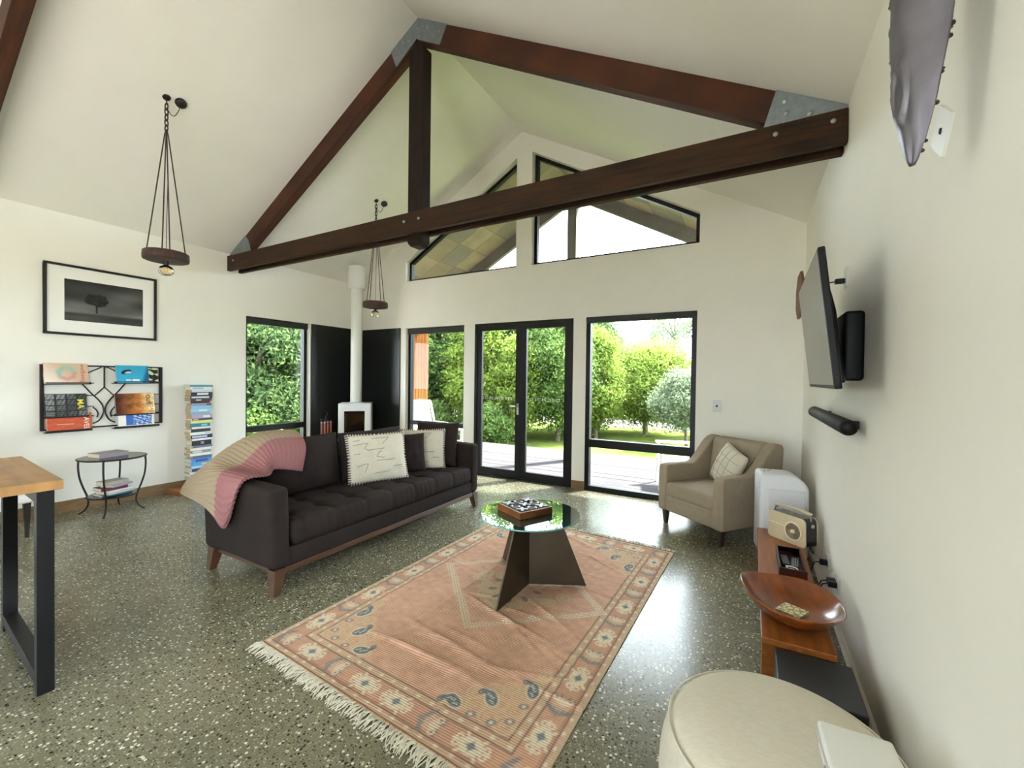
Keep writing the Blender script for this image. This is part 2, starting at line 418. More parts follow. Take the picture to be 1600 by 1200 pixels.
# ------------------------------------------------------------------ roof trusses
def make_truss(yf, label, tie=True):
    """yf: front face of the front tie plank"""
    t = thing('roof_truss', label, 'roof truss', (RX, yf, 3.045), group='roof trusses')
    ox, oy, oz = RX, yf, 3.045
    def L_(x, z): return (x-ox, z-oz)
    a0, a1 = XL+.004, XR-.004
    for k in range(2 if tie else 0):
        ya = 0 if k == 0 else .155
        p = MB().box(a0-ox, a1-ox, ya, ya+.05, 0, .215).build('tie_plank', 'beam_wood', t, bevel=.004, seg=1)
        if k == 0:
            for xb in (a0+.16, -3.20, -3.0, .11, .42):
                mz = .13 if xb < 0 else .15
                MB().lathe([(0, .012), (.012, .010), (.016, 0)], 10, (xb-ox, -.0, mz), Matrix.Rotation(R(90), 3, 'X')).build('bolt', 'bolt_steel', p)
    ya, yb = .05, .155
    d = .235
    def under(x, k=0.): return (RZ-(RX-x)*SL if x < RX else RZ-(x-RX)*SR)-.004-k
    xl0, xr0 = -6.10, .16
    # rafters touch the ceiling and land on the tie
    def raf(xa, xb):
        # lower end cut at tie top (z=3.26)
        return MB().prism([L_(xa, 3.262), L_(xa, under(xa)) if False else L_(xa, max(3.262, under(xa))), L_(xb, under(xb)), L_(xb, under(xb)-d)], 1, ya, yb)
    zt = 3.255
    xle = XL+.01
    def cutx_left(k): return RX-(RZ-.004-k-zt)/SL
    def cutx_right(k): return RX+(RZ-.004-k-zt)/SR
    MB().prism([L_(cutx_left(0), zt), L_(cutx_left(d), zt), L_(RX, under(RX)-d), L_(RX, under(RX))], 1, ya, yb).build('rafter', 'rafter_wood', t, bevel=.004, seg=1)
    MB().prism([L_(RX, under(RX)), L_(RX, under(RX)-d), L_(cutx_right(d), zt), L_(cutx_right(0), zt)], 1, ya, yb).build('rafter', 'rafter_wood', t, bevel=.004, seg=1)
    if not tie: return t
    kx0, kx1 = -3.185, -2.99; c_ = .045; zb = 2.915
    MB().prism([L_(kx0, 4.93), L_(kx0, zb+c_), L_(kx0+c_, zb), L_(kx1-c_, zb), L_(kx1, zb+c_), L_(kx1, 4.95), L_((kx0+kx1)/2, 5.06)], 1, ya-.012, yb+.012).build('king_post', 'post_wood', t, bevel=.004, seg=1)
    # galvanised plates
    def plate(poly, bolts):
        p = MB().prism([L_(*q) for q in poly], 1, ya-.008, ya-.001).build('steel_plate', 'galvanised', t)
        for bx_, bz_ in bolts:
            MB().lathe([(0, .012), (.014, .010), (.019, 0)], 8, (bx_-ox, ya-.007, bz_-oz), Matrix.Rotation(R(90), 3, 'X')).build('bolt', 'bolt_steel', p)
    pl = .38
    plate([(RX, under(RX)), (RX-pl, under(RX-pl)), (RX-pl+.08, under(RX-pl+.08)-d*.98), (RX-.02, under(RX)-d*.9), (RX+pl-.09, under(RX+pl-.09)-d*.93), (RX+pl, under(RX+pl))],
          [(RX-.3, under(RX-.3)-.13), (RX-.2, under(RX-.2)-.07), (RX-.12, under(RX-.12)-.12), (RX, under(RX)-.11), (RX+.13, under(RX+.13)-.07), (RX+.2, under(RX+.2)-.15), (RX+.28, under(RX+.28)-.09)])
    plate([(cutx_right(0)-.0, zt), (.055, 3.255), (.04, 3.275), (.11, under(.11))], [(.16, 3.42), (.17, 3.34), (.3, 3.30)])
    plate([(cutx_left(0), zt), (-6.09, 3.255), (-6.16, 3.43), (-6.24, under(-6.24))], [(-6.25, 3.42), (-6.24, 3.33)])
    return t
make_truss(3.33, 'dark timber roof truss spanning the room above sofa and rug')
make_truss(0.845, 'pair of dark timber rafters crossing the ceiling over the high table', False)

# ------------------------------------------------------------------ outside
mat('deck_wood', '4a4749', .9, noise=.28, nscale=3, stretch=(.6, 8, 8), spec=0.)
mat('cedar', '5c3a20', .8, spec=0., noise=.28, nscale=2.5, stretch=(5, 5, .5))
mat('soffit_ply', '6b5c47', .6, noise=.18, nscale=3, stretch=(1.5, .5, 1.5))
mat('soffit_ply_grey', '5f564a', .6, noise=.15, nscale=3); mat('soffit_ply_pale', '756650', .6, noise=.18, nscale=3)
mat('outside_beam', '5d564e', .8, spec=.1, noise=.15, nscale=4)
mat('lawn', '4f5a2c', .95, col2='626c36', spec=0., nscale=2.5, bump=.5, bscale=30)
mat('hill_forest', '414b38', .95, noise=.12, nscale=.05)
mat('roof_steel', '4c4f50', .5)
mat('bounce_slab', 'd8cdc7', .9, spec=0., noise=.08, nscale=2)

struct(MB().box(-14, 12, -16, 2.9, -.32, -.06).build('ground_bounce_slab', 'bounce_slab'))  # unseen pale slab added to bounce sunlight through the windows onto the ceiling
ground = struct(MB().box(-60, 60, -40, 80, -.45, -.32).build('ground_lawn', 'lawn'))
# deck planks
deck = struct_root('deck')
pm = None; yy = YB+T+.01; k = 0
while yy < 8.85:
    p = MB().box(-6.55, 3.2, 0, .135, -.09, -.05).mesh('plank') if pm is None else pm
    if pm is None: p.materials.append(M['deck_wood']); pm = p
    inst(pm, 'plank', deck, (rnd.uniform(-.02, .02)*0, yy, rnd.uniform(-.002, .002)))
    yy += .142
for xx in (-6.0, -3.6, -1.2, 1.2, 2.9):
    MB().box(xx-.05, xx+.05, YB+T+.02, 8.8, -.34, -.09).build('joist', 'outside_beam', deck)
# cedar wing wall
wing = struct_root('wall_outside_cedar')
MB().box(XL-.17, XL-.03, YB+T, 7.66, -.35, 3.35).build('core', 'outside_beam', wing)
yy = YB+T+.003; pm = None
while yy < 7.62:
    if pm is None:
        pm = MB().box(XL-.03, XL, 0, .086, -.045, 3.2).mesh('board'); pm.materials.append(M['cedar'])
    inst(pm, 'board', wing, (0, yy, 0)); yy += .094
MB().box(XL-.18, XL+.005, 7.64, 7.72, -.35, 3.35).build('corner_post', 'cedar', wing)
# overhanging gable roof: ply panels, rafters, bargeboards, ridge post
ov = struct_root('roof_overhang')
YO = 7.85
for side in (-1, 1):
    s_ = SL if side < 0 else SR
    ang = math.atan(s_)
    def P(dn, y, k=0.):  # dn: horizontal distance from ridge
        return (RX+side*dn, y, RZ+.06-dn*s_+k)
    n_r, n_y = 8, 4
    ex = (RX-XL if side < 0 else XR-RX)+.5
    for i in range(n_r):
        for j in range(n_y):
            d0, d1 = ex*i/n_r+.006, ex*(i+1)/n_r-.006
            ya, yb = YB+T+.005+(YO-YB-T)*j/n_y+.004, YB+T+.005+(YO-YB-T)*(j+1)/n_y-.004
            vs_ = [P(d0, ya), P(d1, ya), P(d1, yb), P(d0, yb), P(d0, ya, .012), P(d1, ya, .012), P(d1, yb, .012), P(d0, yb, .012)]
            MB().add(vs_, [(0, 1, 2, 3), (7, 6, 5, 4), (0, 4, 5, 1), (1, 5, 6, 2), (2, 6, 7, 3), (3, 7, 4, 0)]).build('ply_panel', ('soffit_ply', 'soffit_ply_grey', 'soffit_ply_pale')[(i*2+j+(side > 0)) % 3], ov)
    vs_ = [P(0, YB+.02, .013), P(ex+.1, YB+.02, .013), P(ex+.1, YO+.1, .013), P(0, YO+.1, .013), P(0, YB+.02, .16), P(ex+.1, YB+.02, .16), P(ex+.1, YO+.1, .16), P(0, YO+.1, .16)]
    MB().add(vs_, [(0, 1, 2, 3), (7, 6, 5, 4), (0, 4, 5, 1), (1, 5, 6, 2), (2, 6, 7, 3), (3, 7, 4, 0)]).build('roof_sheet', 'roof_steel', ov)
    vs_ = [P(0, YO, -.26), P(ex, YO, -.26), P(ex, YO+.09, -.26), P(0, YO+.09, -.26), P(0, YO, .012), P(ex, YO, .012), P(ex, YO+.09, .012), P(0, YO+.09, .012)]
    MB().add(vs_, [(0, 1, 2, 3), (7, 6, 5, 4), (0, 4, 5, 1), (1, 5, 6, 2), (2, 6, 7, 3), (3, 7, 4, 0)]).build('bargeboard', 'outside_beam', ov)
MB().box(RX-.09, RX+.09, YO-.12, YO+.06, -.05, RZ-.18).build('post', 'outside_beam', ov)
# main roof outside
mb = MB(); mb.prism([(XL-.5, EZ-.5*SL+.15), (RX, RZ+.18), (XR+.5, EZ-.5*SR+.15), (XR+.5, EZ-.5*SR+.22), (RX, RZ+.26), (XL-.5, EZ-.5*SL+.22)], 1, YF-.8, YB+.04)
struct(mb.build('roof', 'roof_steel'))

# ------------------------------------------------------------------ soft-shape helpers
def rbox(mb, c, sz, r, n=(6, 6, 6), disp=None, m=None):
    """soft rounded box, subdivided; disp(p, normal)->Vector moves a point"""
    h = [q/2 for q in sz]; r = min(r, *h)
    def axis(k):
        hk = h[k]; inner = hk-r
        ed = [r*t for t in (0, .25, .55, 1.0)]
        a = [-hk+e for e in ed]
        mid_ = [-inner+2*inner*i/n[k] for i in range(1, n[k])] if inner > 1e-6 else []
        out = a+mid_+[-q for q in a[::-1]]
        o2 = []
        for q in out:
            if not o2 or q-o2[-1] > 1e-6: o2.append(q)
        return o2
    ax = [axis(k) for k in range(3)]
    inn = [q-r for q in h]
    cv = Vector(c)
    def put(p):
        i_ = Vector([max(-inn[k], min(inn[k], p[k])) for k in range(3)])
        d = p-i_; nn = d.normalized() if d.length > 1e-9 else Vector((0, 0, 1))
        q = i_+nn*r
        if disp: q = disp(q, nn)
        if m: q = m @ q
        return q+cv
    for k in range(3):
        u, v = [(1, 2), (2, 0), (0, 1)][k]
        for sgn in (-1, 1):
            A, B = ax[u], ax[v]; vs_ = []
            for b_ in B:
                for a in A:
                    p = Vector((0, 0, 0)); p[k] = sgn*h[k]; p[u] = a; p[v] = b_
                    vs_.append(put(p))
            nu = len(A)
            fs = [(j*nu+i, j*nu+i+1, (j+1)*nu+i+1, (j+1)*nu+i) for j in range(len(B)-1) for i in range(nu-1)]
            if sgn < 0: fs = [f[::-1] for f in fs]
            mb.add(vs_, fs, True)
    return mb
def weld(o, d=1e-5):
    bm = bmesh.new(); bm.from_mesh(o.data); bmesh.ops.remove_doubles(bm, verts=bm.verts, dist=d); bm.to_mesh(o.data); bm.free(); return o
def set_dye(me, cols):
    a = me.color_attributes.new('dye', 'FLOAT_COLOR', 'POINT')
    arr = np.ones((len(me.vertices), 4), dtype=np.float32); arr[:, :3] = cols
    a.data.foreach_set('color', arr.ravel())
def pillow(mb, w, h, t, n=26, seed=0, pinch=.05, wr=.004):
    rg = random.Random(seed); ph = [rg.uniform(0, 6.28) for _ in range(6)]
    def prof(u, v, s):
        a, b_ = 2*u-1, 2*v-1
        a = math.copysign(abs(a)**.85, a); b_ = math.copysign(abs(b_)**.85, b_)
        k = max(0., (1-abs(a)**2.4))*max(0., (1-abs(b_)**2.4))
        y = s*t/2*k**.42
        x = w/2*a*(1-pinch*(1-b_*b_)); z = h/2*b_*(1-pinch*(1-a*a))
        wv = wr*k**.5*(math.sin(9*a+5*b_+ph[0])+.7*math.sin(14*b_-4*a+ph[1])+.5*math.sin(19*a+ph[2]))
        return Vector((x, y+s*wv, z))
    mb.grid(lambda u, v: prof(u, v, -1), n, n); mb.grid(lambda u, v: prof(u, v, 1), n, n, flip=True)
    return prof
def pose(o, loc, yaw, lean):
    o.rotation_euler = (Matrix.Rotation(yaw, 3, 'Z') @ Matrix.Rotation(lean, 3, 'X')).to_euler(); o.location = loc; return o

# ------------------------------------------------------------------ furniture materials
mat('sofa_fabric', '2b2422', .85, noise=.10, nscale=7, bump=.10, bscale=320, spec=.12)
mat('sofa_wood', '4a3020', .45, noise=.22, nscale=5, stretch=(4, .6, 4))
mat('cushion_white', 'cfc9b8', .9, noise=.05, nscale=60, bump=.15, bscale=300)
mat('stitch_red', '54302f', .9); mat('embroidery', '9d9684', .9); mat('stitch_white', 'd9d3c6', .9)
mat('bronze_metal', '5d5449', .42, .85, noise=.12, nscale=4)
mat('game_wood', '7b4a22', .4, noise=.25, nscale=8, stretch=(1, 6, 6)); mat('game_board', '2c1a17', .5)
mat('pewter', '8b898b', .38, .9); mat('rug_fringe', 'd9d2c0', .95, noise=.12, nscale=60)
mat('armchair_fabric', '958774', .9, noise=.05, nscale=14, bump=.10, bscale=350, spec=.3)
mat('armchair_leg', '2f1f1b', .4)
mat('cushion_cream', 'c9c1ad', .9, noise=.05, nscale=50, bump=.12, bscale=300)
mat('ac_white', 'dcdde2', .4); mat('ac_panel', 'd0d1d8', .45); mat('dark_plastic', '0d0e10', .45, spec=.3)
mat('radio_cream', 'c6ba9c', .4); mat('radio_black', '0f0f16', .35); mat('radio_ring', 'eee3c4', .35); mat('radio_dial', '7d6f5c', .35, .3, noise=.35, nscale=60)
mat('radio_metal', '8a8884', .3, .9)
mat('bench_wood', '8f5326', .38, noise=.3, nscale=4, stretch=(9, .7, 9))
mat('bowl_wood', '7d3f16', .25, noise=.28, nscale=6, stretch=(3, 1, 3), coat=.4)
mat('coaster_side', 'a38c63', .6); mat('tray_wood', '3a1712', .35); mat('white_plastic', 'e6e6e2', .4)
mat('subwoofer_black', '24282c', .5, noise=.06, nscale=90)
mat('ottoman_fabric', 'cfc8b8', .92, noise=.05, nscale=40, bump=.18, bscale=260, stretch=(1, 4, 1), spec=.25)
mat('table_oak', '9c7346', .4, noise=.2, nscale=3.5, stretch=(1, 7, 1)); mat('black_steel', '08080a', .5, 0., spec=.3)
mat('chair_white', 'e4dfda', .85, noise=.03, nscale=40, bump=.08, bscale=300); mat('chair_leg_dark', '231c1a', .4)
mat('iron', '2b2224', .5, .5, noise=.25, nscale=40); mat('iron_rust', '43302a', .6, .4, noise=.3, nscale=18)
mat('cord_black', '191719', .6)
mat('stove_white', 'e9eaee', .3); mat('flue_white', 'e4e5e0', .35); mat('firebrick', '8a6d45', .8, noise=.2, nscale=6)
mat('log_bark', '5c4636', .9, noise=.35, nscale=18, bump=.5, bscale=30); mat('log_cut', 'a5683f', .8, noise=.2, nscale=20)
mat('copper_handle', '7d3b28', .35, .2, noise=.2, nscale=10)
mat('picture_frame', '1d191b', .4); mat('mat_board', 'eceae6', .8)
mat('paper', 'e6dfcf', .85, noise=.06, nscale=90, stretch=(.2, .2, 6)); mat('paper_old', 'bfa985', .9, noise=.18, nscale=80, stretch=(.2, .2, 8))
mat('tv_black', '060607', .4, spec=.2); mat('tv_mount', '050506', .5, spec=.2)
mat('soundbar', '29292c', .6, spec=.25, noise=.1, nscale=200); mat('wood_wall_piece', '6d3f2c', .55, noise=.2, nscale=8)
mat('switch_plate', 'c3c9c8', .35); mat('sculpture_steel', '7d7b84', .45, .7, col2='5a5258', nscale=4, bump=.08, bscale=40)
mat('bulb_amber', 'd9b36a', .1); mat('outdoor_white', 'd6d4d0', .7, spec=.1)
thin_glass('table_glass', (.84, .91, .99), 1.8, .20); thin_glass('clear_glass', (.92, .97, .96), 1.6, .10); thin_glass('stove_glass', (.75, .72, .7), 1.5, .02); thin_glass('bulb_glass', (.98, .88, .68), 1.5, .06)
# tv screen, switched off: black glossy panel
mat('tv_screen', '101011', .18, 0., spec=.9)

# ------------------------------------------------------------------ sofa
SX, SY = -3.315, 3.01
sofa = thing('sofa', 'long charcoal fabric sofa with tufted seat and wooden plinth legs', 'sofa', (SX, SY, 0))
def sl(x, y): return x-SX, y-SY
x0, x1, y0, y1 = -3.78-SX, -2.86-SX, 1.74-SY, 4.28-SY
mb = MB(); mb.box(x0+.02, x1-.012, y0+.05, y1-.05, .135, .18); mb.build('base_rail', 'sofa_wood', sofa, bevel=.006)
for lx in (x0+.07, x1-.045):
    for ly, sg in ((y0+.06, -1), (y1-.06, 1)):
        f = 1 if lx > 0 else -1
        t_, b_ = .045, .026
        ox, oy = .02*f, .03*sg
        vs_ = [(lx+ox-b_, ly+oy-b_, 0), (lx+ox+b_, ly+oy-b_, 0), (lx+ox+b_, ly+oy+b_, 0), (lx+ox-b_, ly+oy+b_, 0), (lx-t_, ly-t_, .18), (lx+t_, ly-t_, .18), (lx+t_, ly+t_, .18), (lx-t_, ly+t_, .18)]
        MB().add(vs_, [(3, 2, 1, 0), (4, 5, 6, 7), (0, 1, 5, 4), (1, 2, 6, 5), (2, 3, 7, 6), (3, 0, 4, 7)]).build('leg', 'sofa_wood', sofa, bevel=.004)
def soft(k=.003, s=7.):
    return lambda p, n_: p+n_*k*(math.sin(s*p.x+1)+math.sin(s*1.3*p.y+2)+math.sin(s*.9*p.z))
o = MB(); rbox(o, ((x0+x1)/2, 0, .245), (x1-x0-.02, y1-y0-.2, .14), .02, (4, 12, 2), soft(.002)); weld(o.build('seat_base', 'sofa_fabric', sofa))
for sg in (-1, 1):
    yc = (y0+.075) if sg < 0 else (y1-.075)
    def arm_d(p, n_, sg=sg):
        # arm leans out slightly, front bulges
        q = Vector(p); q.y += sg*.02*(q.z+.29)/.58; return q+n_*.002*math.sin(9*q.x+3*q.z)
    o = MB(); rbox(o, ((x0+x1)/2, yc, .47), (x1-x0, .15, .58), .045, (10, 2, 6), arm_d); weld(o.build('arm', 'sofa_fabric', sofa))
o = MB(); rbox(o, (x0+.09, 0, .47), (.17, y1-y0-.28, .56), .05, (2, 12, 6), soft(.002)); weld(o.build('backrest', 'sofa_fabric', sofa))
# tufted seat
tx = [-.12, .14]; ty = [(-1.05+.3*k) for k in range(8)]
def seat_d(p, n_):
    q = Vector(p)
    if n_.z > .3:
        d = 0
        for a in tx:
            for b_ in ty:
                rr2 = ((q.x-a)**2+(q.y-b_)**2); d += .036*math.exp(-rr2/(.05**2))
        gx = min(abs(q.x-a) for a in tx); gy = min(abs(q.y-b_) for b_ in ty)
        d += .014*math.exp(-(gy/.018)**2)+.010*math.exp(-(gx/.018)**2)
        q.z += (.022-d)*min(1., n_.z*1.2)
    if n_.x > .3:
        gy = min(abs(q.y-b_) for b_ in ty)
        q.x -= .010*math.exp(-(gy/.014)**2)*n_.x + .0035*n_.x*math.sin(q.y*95+8*q.z)*(.5+.5*math.sin(q.y*7))
        q.x += .012*(1-(q.z/.1)**2)
    return q
sc_x0, sc_x1 = x0+.2, x1+.005
o = MB(); rbox(o, ((sc_x0+sc_x1)/2, 0, .395), (sc_x1-sc_x0, y1-y0-.31, .17), .05, (26, 110, 4), seat_d); weld(o.build('seat_cushion', 'sofa_fabric', sofa))
mb = MB()
for a in tx:
    for b_ in ty: mb.lathe([(.012, 0), (.011, .006), (0, .009)], 8, ((sc_x0+sc_x1)/2+a, b_, .468))
o = mb.build('button', 'sofa_fabric', sofa); o['kind'] = 'stuff'

def dark_cushion(w, h, t, loc, yaw, lean, seed, label, group=None, pinch=.05):
    mb = MB(); pillow(mb, w, h, t, 26, seed, pinch)
    o = weld(mb.build('cushion', 'sofa_fabric', None)); pose(o, loc, yaw, lean); return tag(o, label, 'cushion', group)
dark_cushion(.88, .52, .24, (-3.575, 2.40, .735), R(90), R(-9), 3, 'large charcoal back cushion beside the knitted throw on the sofa')
dark_cushion(.88, .50, .22, (-3.60, 3.30, .725), R(90), R(-6), 4, 'large charcoal back cushion behind the front white cushion on the sofa')
dark_cushion(.46, .44, .15, (-3.335, 3.52, .70), R(58), R(-14), 5, 'small charcoal cushion between the two white cushions')
dark_cushion(.56, .52, .15, (-3.31, 4.03, .75), R(14), R(-9), 6, 'charcoal cushion leaning on the sofa arm by the glass doors')
def white_cushion(w, h, t, loc, yaw, lean, seed, label):
    mb = MB(); pf = pillow(mb, w, h, t, 28, seed, .04, .005)
    o = weld(mb.build('cushion', 'cushion_white', None)); pose(o, loc, yaw, lean); tag(o, label, 'cushion', 'white stitched cushions on the sofa')
    st = MB(); sw = MB(); n = 40
    for side in range(4):
        for k in range(n):
            u = (k+.5)/n
            if side == 0: p = pf(u, 0, 1); d = Vector((0, 0, -1))
            elif side == 1: p = pf(u, 1, 1); d = Vector((0, 0, 1))
            elif side == 2: p = pf(0, u, 1); d = Vector((-1, 0, 0))
            else: p = pf(1, u, 1); d = Vector((1, 0, 0))
            a = p-d*.020+Vector((0, -.020, 0)); e = p+d*.008; c_ = p-d*.020+Vector((0, .020, 0))
            (st if k % 2 == 0 else sw).tube([a, p+d*.004+Vector((0, -.010, 0)), e, p+d*.004+Vector((0, .010, 0)), c_], .0048, 5)
    s1 = st.build('blanket_stitch', 'stitch_red', o); s1['kind'] = 'stuff'; s1['label'] = 'dark red blanket stitching'
    s2 = sw.build('edge_cord', 'stitch_white', o); s2['kind'] = 'stuff'
    em = MB()
    def line(pts):
        P = []
        for (a, b_), (c_, d_) in zip(pts[:-1], pts[1:]):
            for k in range(7):
                f = k/6; q = pf(a+(c_-a)*f, b_+(d_-b_)*f, -1); P.append(q+Vector((0, -.0015, 0)))
        em.tube(P, .0035, 5)
    for pts in ([(.10, .84), (.22, .86)], [(.08, .74), (.34, .78), (.28, .66), (.34, .62), (.56, .64)], [(.42, .88), (.66, .89), (.54, .74)], [(.08, .56), (.20, .57)],
                [(.52, .60), (.46, .50), (.56, .48)], [(.46, .44), (.74, .44)], [(.12, .36), (.32, .40), (.26, .22)], [(.40, .18), (.62, .20)], [(.70, .30), (.86, .31)]):
        line(pts)
    em.build('embroidery', 'embroidery', o)
    return o
white_cushion(.60, .49, .17, (-3.31, 3.10, .725), R(66), R(-17), 11, 'off-white embroidered cushion with red stitched edge, beside the large charcoal back cushion')
white_cushion(.52, .46, .15, (-3.33, 3.80, .71), R(40), R(-14), 12, 'off-white embroidered cushion with red stitched edge, half hidden behind the small charcoal cushion')

# knitted throw
cg = [[(-3.80, 2.28, .92), (-3.87, 2.02, .90), (-3.91, 1.80, .78), (-3.93, 1.68, .68), (-3.92, 1.64, .60)],
      [(-3.70, 2.37, 1.03), (-3.72, 2.08, 1.03), (-3.73, 1.84, .90), (-3.69, 1.685, .74), (-3.66, 1.665, .55)],
      [(-3.56, 2.38, 1.04), (-3.53, 2.08, 1.03), (-3.51, 1.86, .86), (-3.49, 1.69, .785), (-3.50, 1.67, .49)],
      [(-3.41, 2.36, .93), (-3.39, 2.07, .93), (-3.35, 1.90, .81), (-3.34, 1.695, .785), (-3.36, 1.67, .42)],
      [(-3.37, 2.30, .72), (-3.33, 2.05, .79), (-3.20, 1.91, .79), (-3.16, 1.70, .785), (-3.27, 1.67, .52)]]
def cr(p0, p1, p2, p3, t):
    return .5*((2*p1)+(-p0+p2)*t+(2*p0-5*p1+4*p2-p3)*t*t+(-p0+3*p1-3*p2+p3)*t*t*t)
G = [[Vector(p) for p in r_] for r_ in cg]
def patch(u, v):
    def row(r_, t):
        k = min(int(t*4), 3); f = t*4-k
        return cr(r_[max(k-1, 0)], r_[k], r_[k+1], r_[min(k+2, 4)], f)
    return row([row(r_, v) for r_ in G], u)
NU, NV = 150, 90
mb = MB(); mb.grid(lambda u, v: patch(u, v), NU, NV)
P = np.array([tuple(v) for v in mb.v]).reshape(NV+1, NU+1, 3)
du = np.gradient(P, axis=1); dv = np.gradient(P, axis=0); nn = np.cross(du, dv); nn /= np.linalg.norm(nn, axis=2, keepdims=True)+1e-9
nn *= np.where(nn[..., 2:3].mean() > 0, 1, -1)
U = np.linspace(0, 1, NU+1)[None, :]; V = np.linspace(0, 1, NV+1)[:, None]
rib = .006*np.sin(V*2*np.pi*30+0*U)+.0015*np.sin(U*2*np.pi*55)
P2 = P+nn*rib[..., None]
mb.v = [tuple(q) for q in P2.reshape(-1, 3)]
throw = mb.build('throw_blanket', attr_mat('knit', .95, .3, 400), None, solid=.014)
beige = np.array(lin('a08f78')); pink = np.array(lin('98696a')); pale = np.array(lin('bba88c'))
fac = np.clip((U-.55-.16*np.clip(.45-V, 0, 1))/.012, 0, 1)
col = beige[None, None]*(1-fac[..., None])+pink[None, None]*fac[..., None]
set_dye(throw.data, col.reshape(-1, 3))
tag(throw, 'chunky knitted throw in beige and dusty pink draped over the sofa arm', 'throw blanket')

# ------------------------------------------------------------------ rug
rc = [Vector((-2.445, 1.43, 0)), Vector((-.672, 1.335, 0)), Vector((-.575, 4.02, 0)), Vector((-2.385, 4.12, 0))]
RWm, RLm = 1.80, 2.68
nu, nv = 340, 500
uu, vv = np.meshgrid(np.linspace(0, 1, nu+1), np.linspace(0, 1, nv+1))
X = uu*RWm; Y = vv*RLm
c4 = np.array([tuple(q) for q in rc])
pos = ((1-uu)*(1-vv))[..., None]*c4[0]+(uu*(1-vv))[..., None]*c4[1]+(uu*vv)[..., None]*c4[2]+((1-uu)*vv)[..., None]*c4[3]
# soft wrinkles across the rug
rg = np.random.default_rng(3)
z = .0045+0*X
for k in range(34):
    cx_, cy_ = rg.uniform(.1, 1.7), rg.uniform(.2, 2.6); an = rg.uniform(-.5, .35); ln = rg.uniform(.12, .4); wd = rg.uniform(.012, .03); amp = rg.uniform(.005, .013)
    a = (X-cx_)*np.cos(an)+(Y-cy_)*np.sin(an); b2 = -(X-cx_)*np.sin(an)+(Y-cy_)*np.cos(an)
    z = z+amp*np.exp(-(a/ln)**2-(b2/wd)**2)
for fx in (.62, 1.22): z = z+.004*np.exp(-((X-fx)/.012)**2)
z = z+.003*(np.sin(X*11+Y*3)*np.sin(Y*7-X*2)+1)*.6
pos[..., 2] = z
# woven pattern
def lc(h): return np.array(lin(h))
base_c = np.empty((nv+1, nu+1, 3)); base_c[:] = lc('c79f88')
def noise2(s, seed):
    r2 = np.random.default_rng(seed); out = np.zeros_like(X)
    for k in range(14):
        an = r2.uniform(0, 6.28); f = s*r2.uniform(.5, 1.6); out += np.sin((X*np.cos(an)+Y*np.sin(an))*f+r2.uniform(0, 6.28))
    return out/14**.5
nz = noise2(14, 1); nz2 = noise2(60, 2); nz3 = noise2(140, 5)
base_c *= (1+.05*nz+.05*nz2+.04*nz3)[..., None]
def blend(mask, col_, a=1.0):
    global base_c
    mk = np.clip(mask, 0, 1)[..., None]*a
    base_c = base_c*(1-mk)+np.asarray(col_)*mk
def sm(d, w=.003): return np.clip(.5-d/(2*w), 0, 1)     # 1 inside (d<0)
edge = np.minimum(np.minimum(X, RWm-X), np.minimum(Y, RLm-Y))
blue, cream, dkb, rose = lc('7d8284'), lc('d6c9b2'), lc('665c57'), lc('c39e88')
blend(sm(edge-.168)*sm(.035-edge), lc('b98f74'), .5)
def band(a, w, c_, al=1.): blend(sm(np.abs(edge-a)-w), c_, al)
band(.012, .012, lc('bfae93'), .8); band(.040, .0038, dkb, .9); band(.052, .003, lc('8f6250'), .5)
band(.166, .0040, dkb, .9); band(.189, .019, lc('bda88c'), .55); band(.212, .0040, dkb, .85)
def blob(cx_, cy_, rx, ry, c_, an=0, al=1.):
    a = (X-cx_)*np.cos(an)+(Y-cy_)*np.sin(an); b2 = -(X-cx_)*np.sin(an)+(Y-cy_)*np.cos(an)
    s_ = (slice(max(0, int((cy_-.2)/RLm*nv)), int((cy_+.2)/RLm*nv)+2), slice(max(0, int((cx_-.2)/RWm*nu)), int((cx_+.2)/RWm*nu)+2))
    d = np.sqrt((a[s_]/rx)**2+(b2[s_]/ry)**2)-1
    mk = np.clip(.5-d*min(rx, ry)/(.006), 0, 1)[..., None]*al
    base_c[s_] = base_c[s_]*(1-mk)+np.asarray(c_)*mk
def ring(cx_, cy_, r_, w, c_, al=1., a0=None):
    s_ = (slice(max(0, int((cy_-.2)/RLm*nv)), int((cy_+.2)/RLm*nv)+2), slice(max(0, int((cx_-.2)/RWm*nu)), int((cx_+.2)/RWm*nu)+2))
    d = np.abs(np.hypot(X[s_]-cx_, Y[s_]-cy_)-r_)-w
    mk = np.clip(.5-d/.006, 0, 1)[..., None]*al
    base_c[s_] = base_c[s_]*(1-mk)+np.asarray(c_)*mk
# little buds along the guard stripes
def along(off):
    a, b2 = off, RWm-off; c_, d_ = off, RLm-off; out = []
    for k in range(int((b2-a)/.085)+1): x_ = a+k*(b2-a)/int((b2-a)/.085); out += [(x_, c_, 0), (x_, d_, math.pi)]
    for k in range(1, int((d_-c_)/.085)): y_ = c_+k*(d_-c_)/int((d_-c_)/.085); out += [(a, y_, -math.pi/2), (b2, y_, math.pi/2)]
    return out
for x_, y_, an in along(.189): blob(x_, y_, .013, .010, cream, an, .95)
for x_, y_, an in along(.026): blob(x_, y_, .012, .008, lc('e0d2ba'), an, .85)
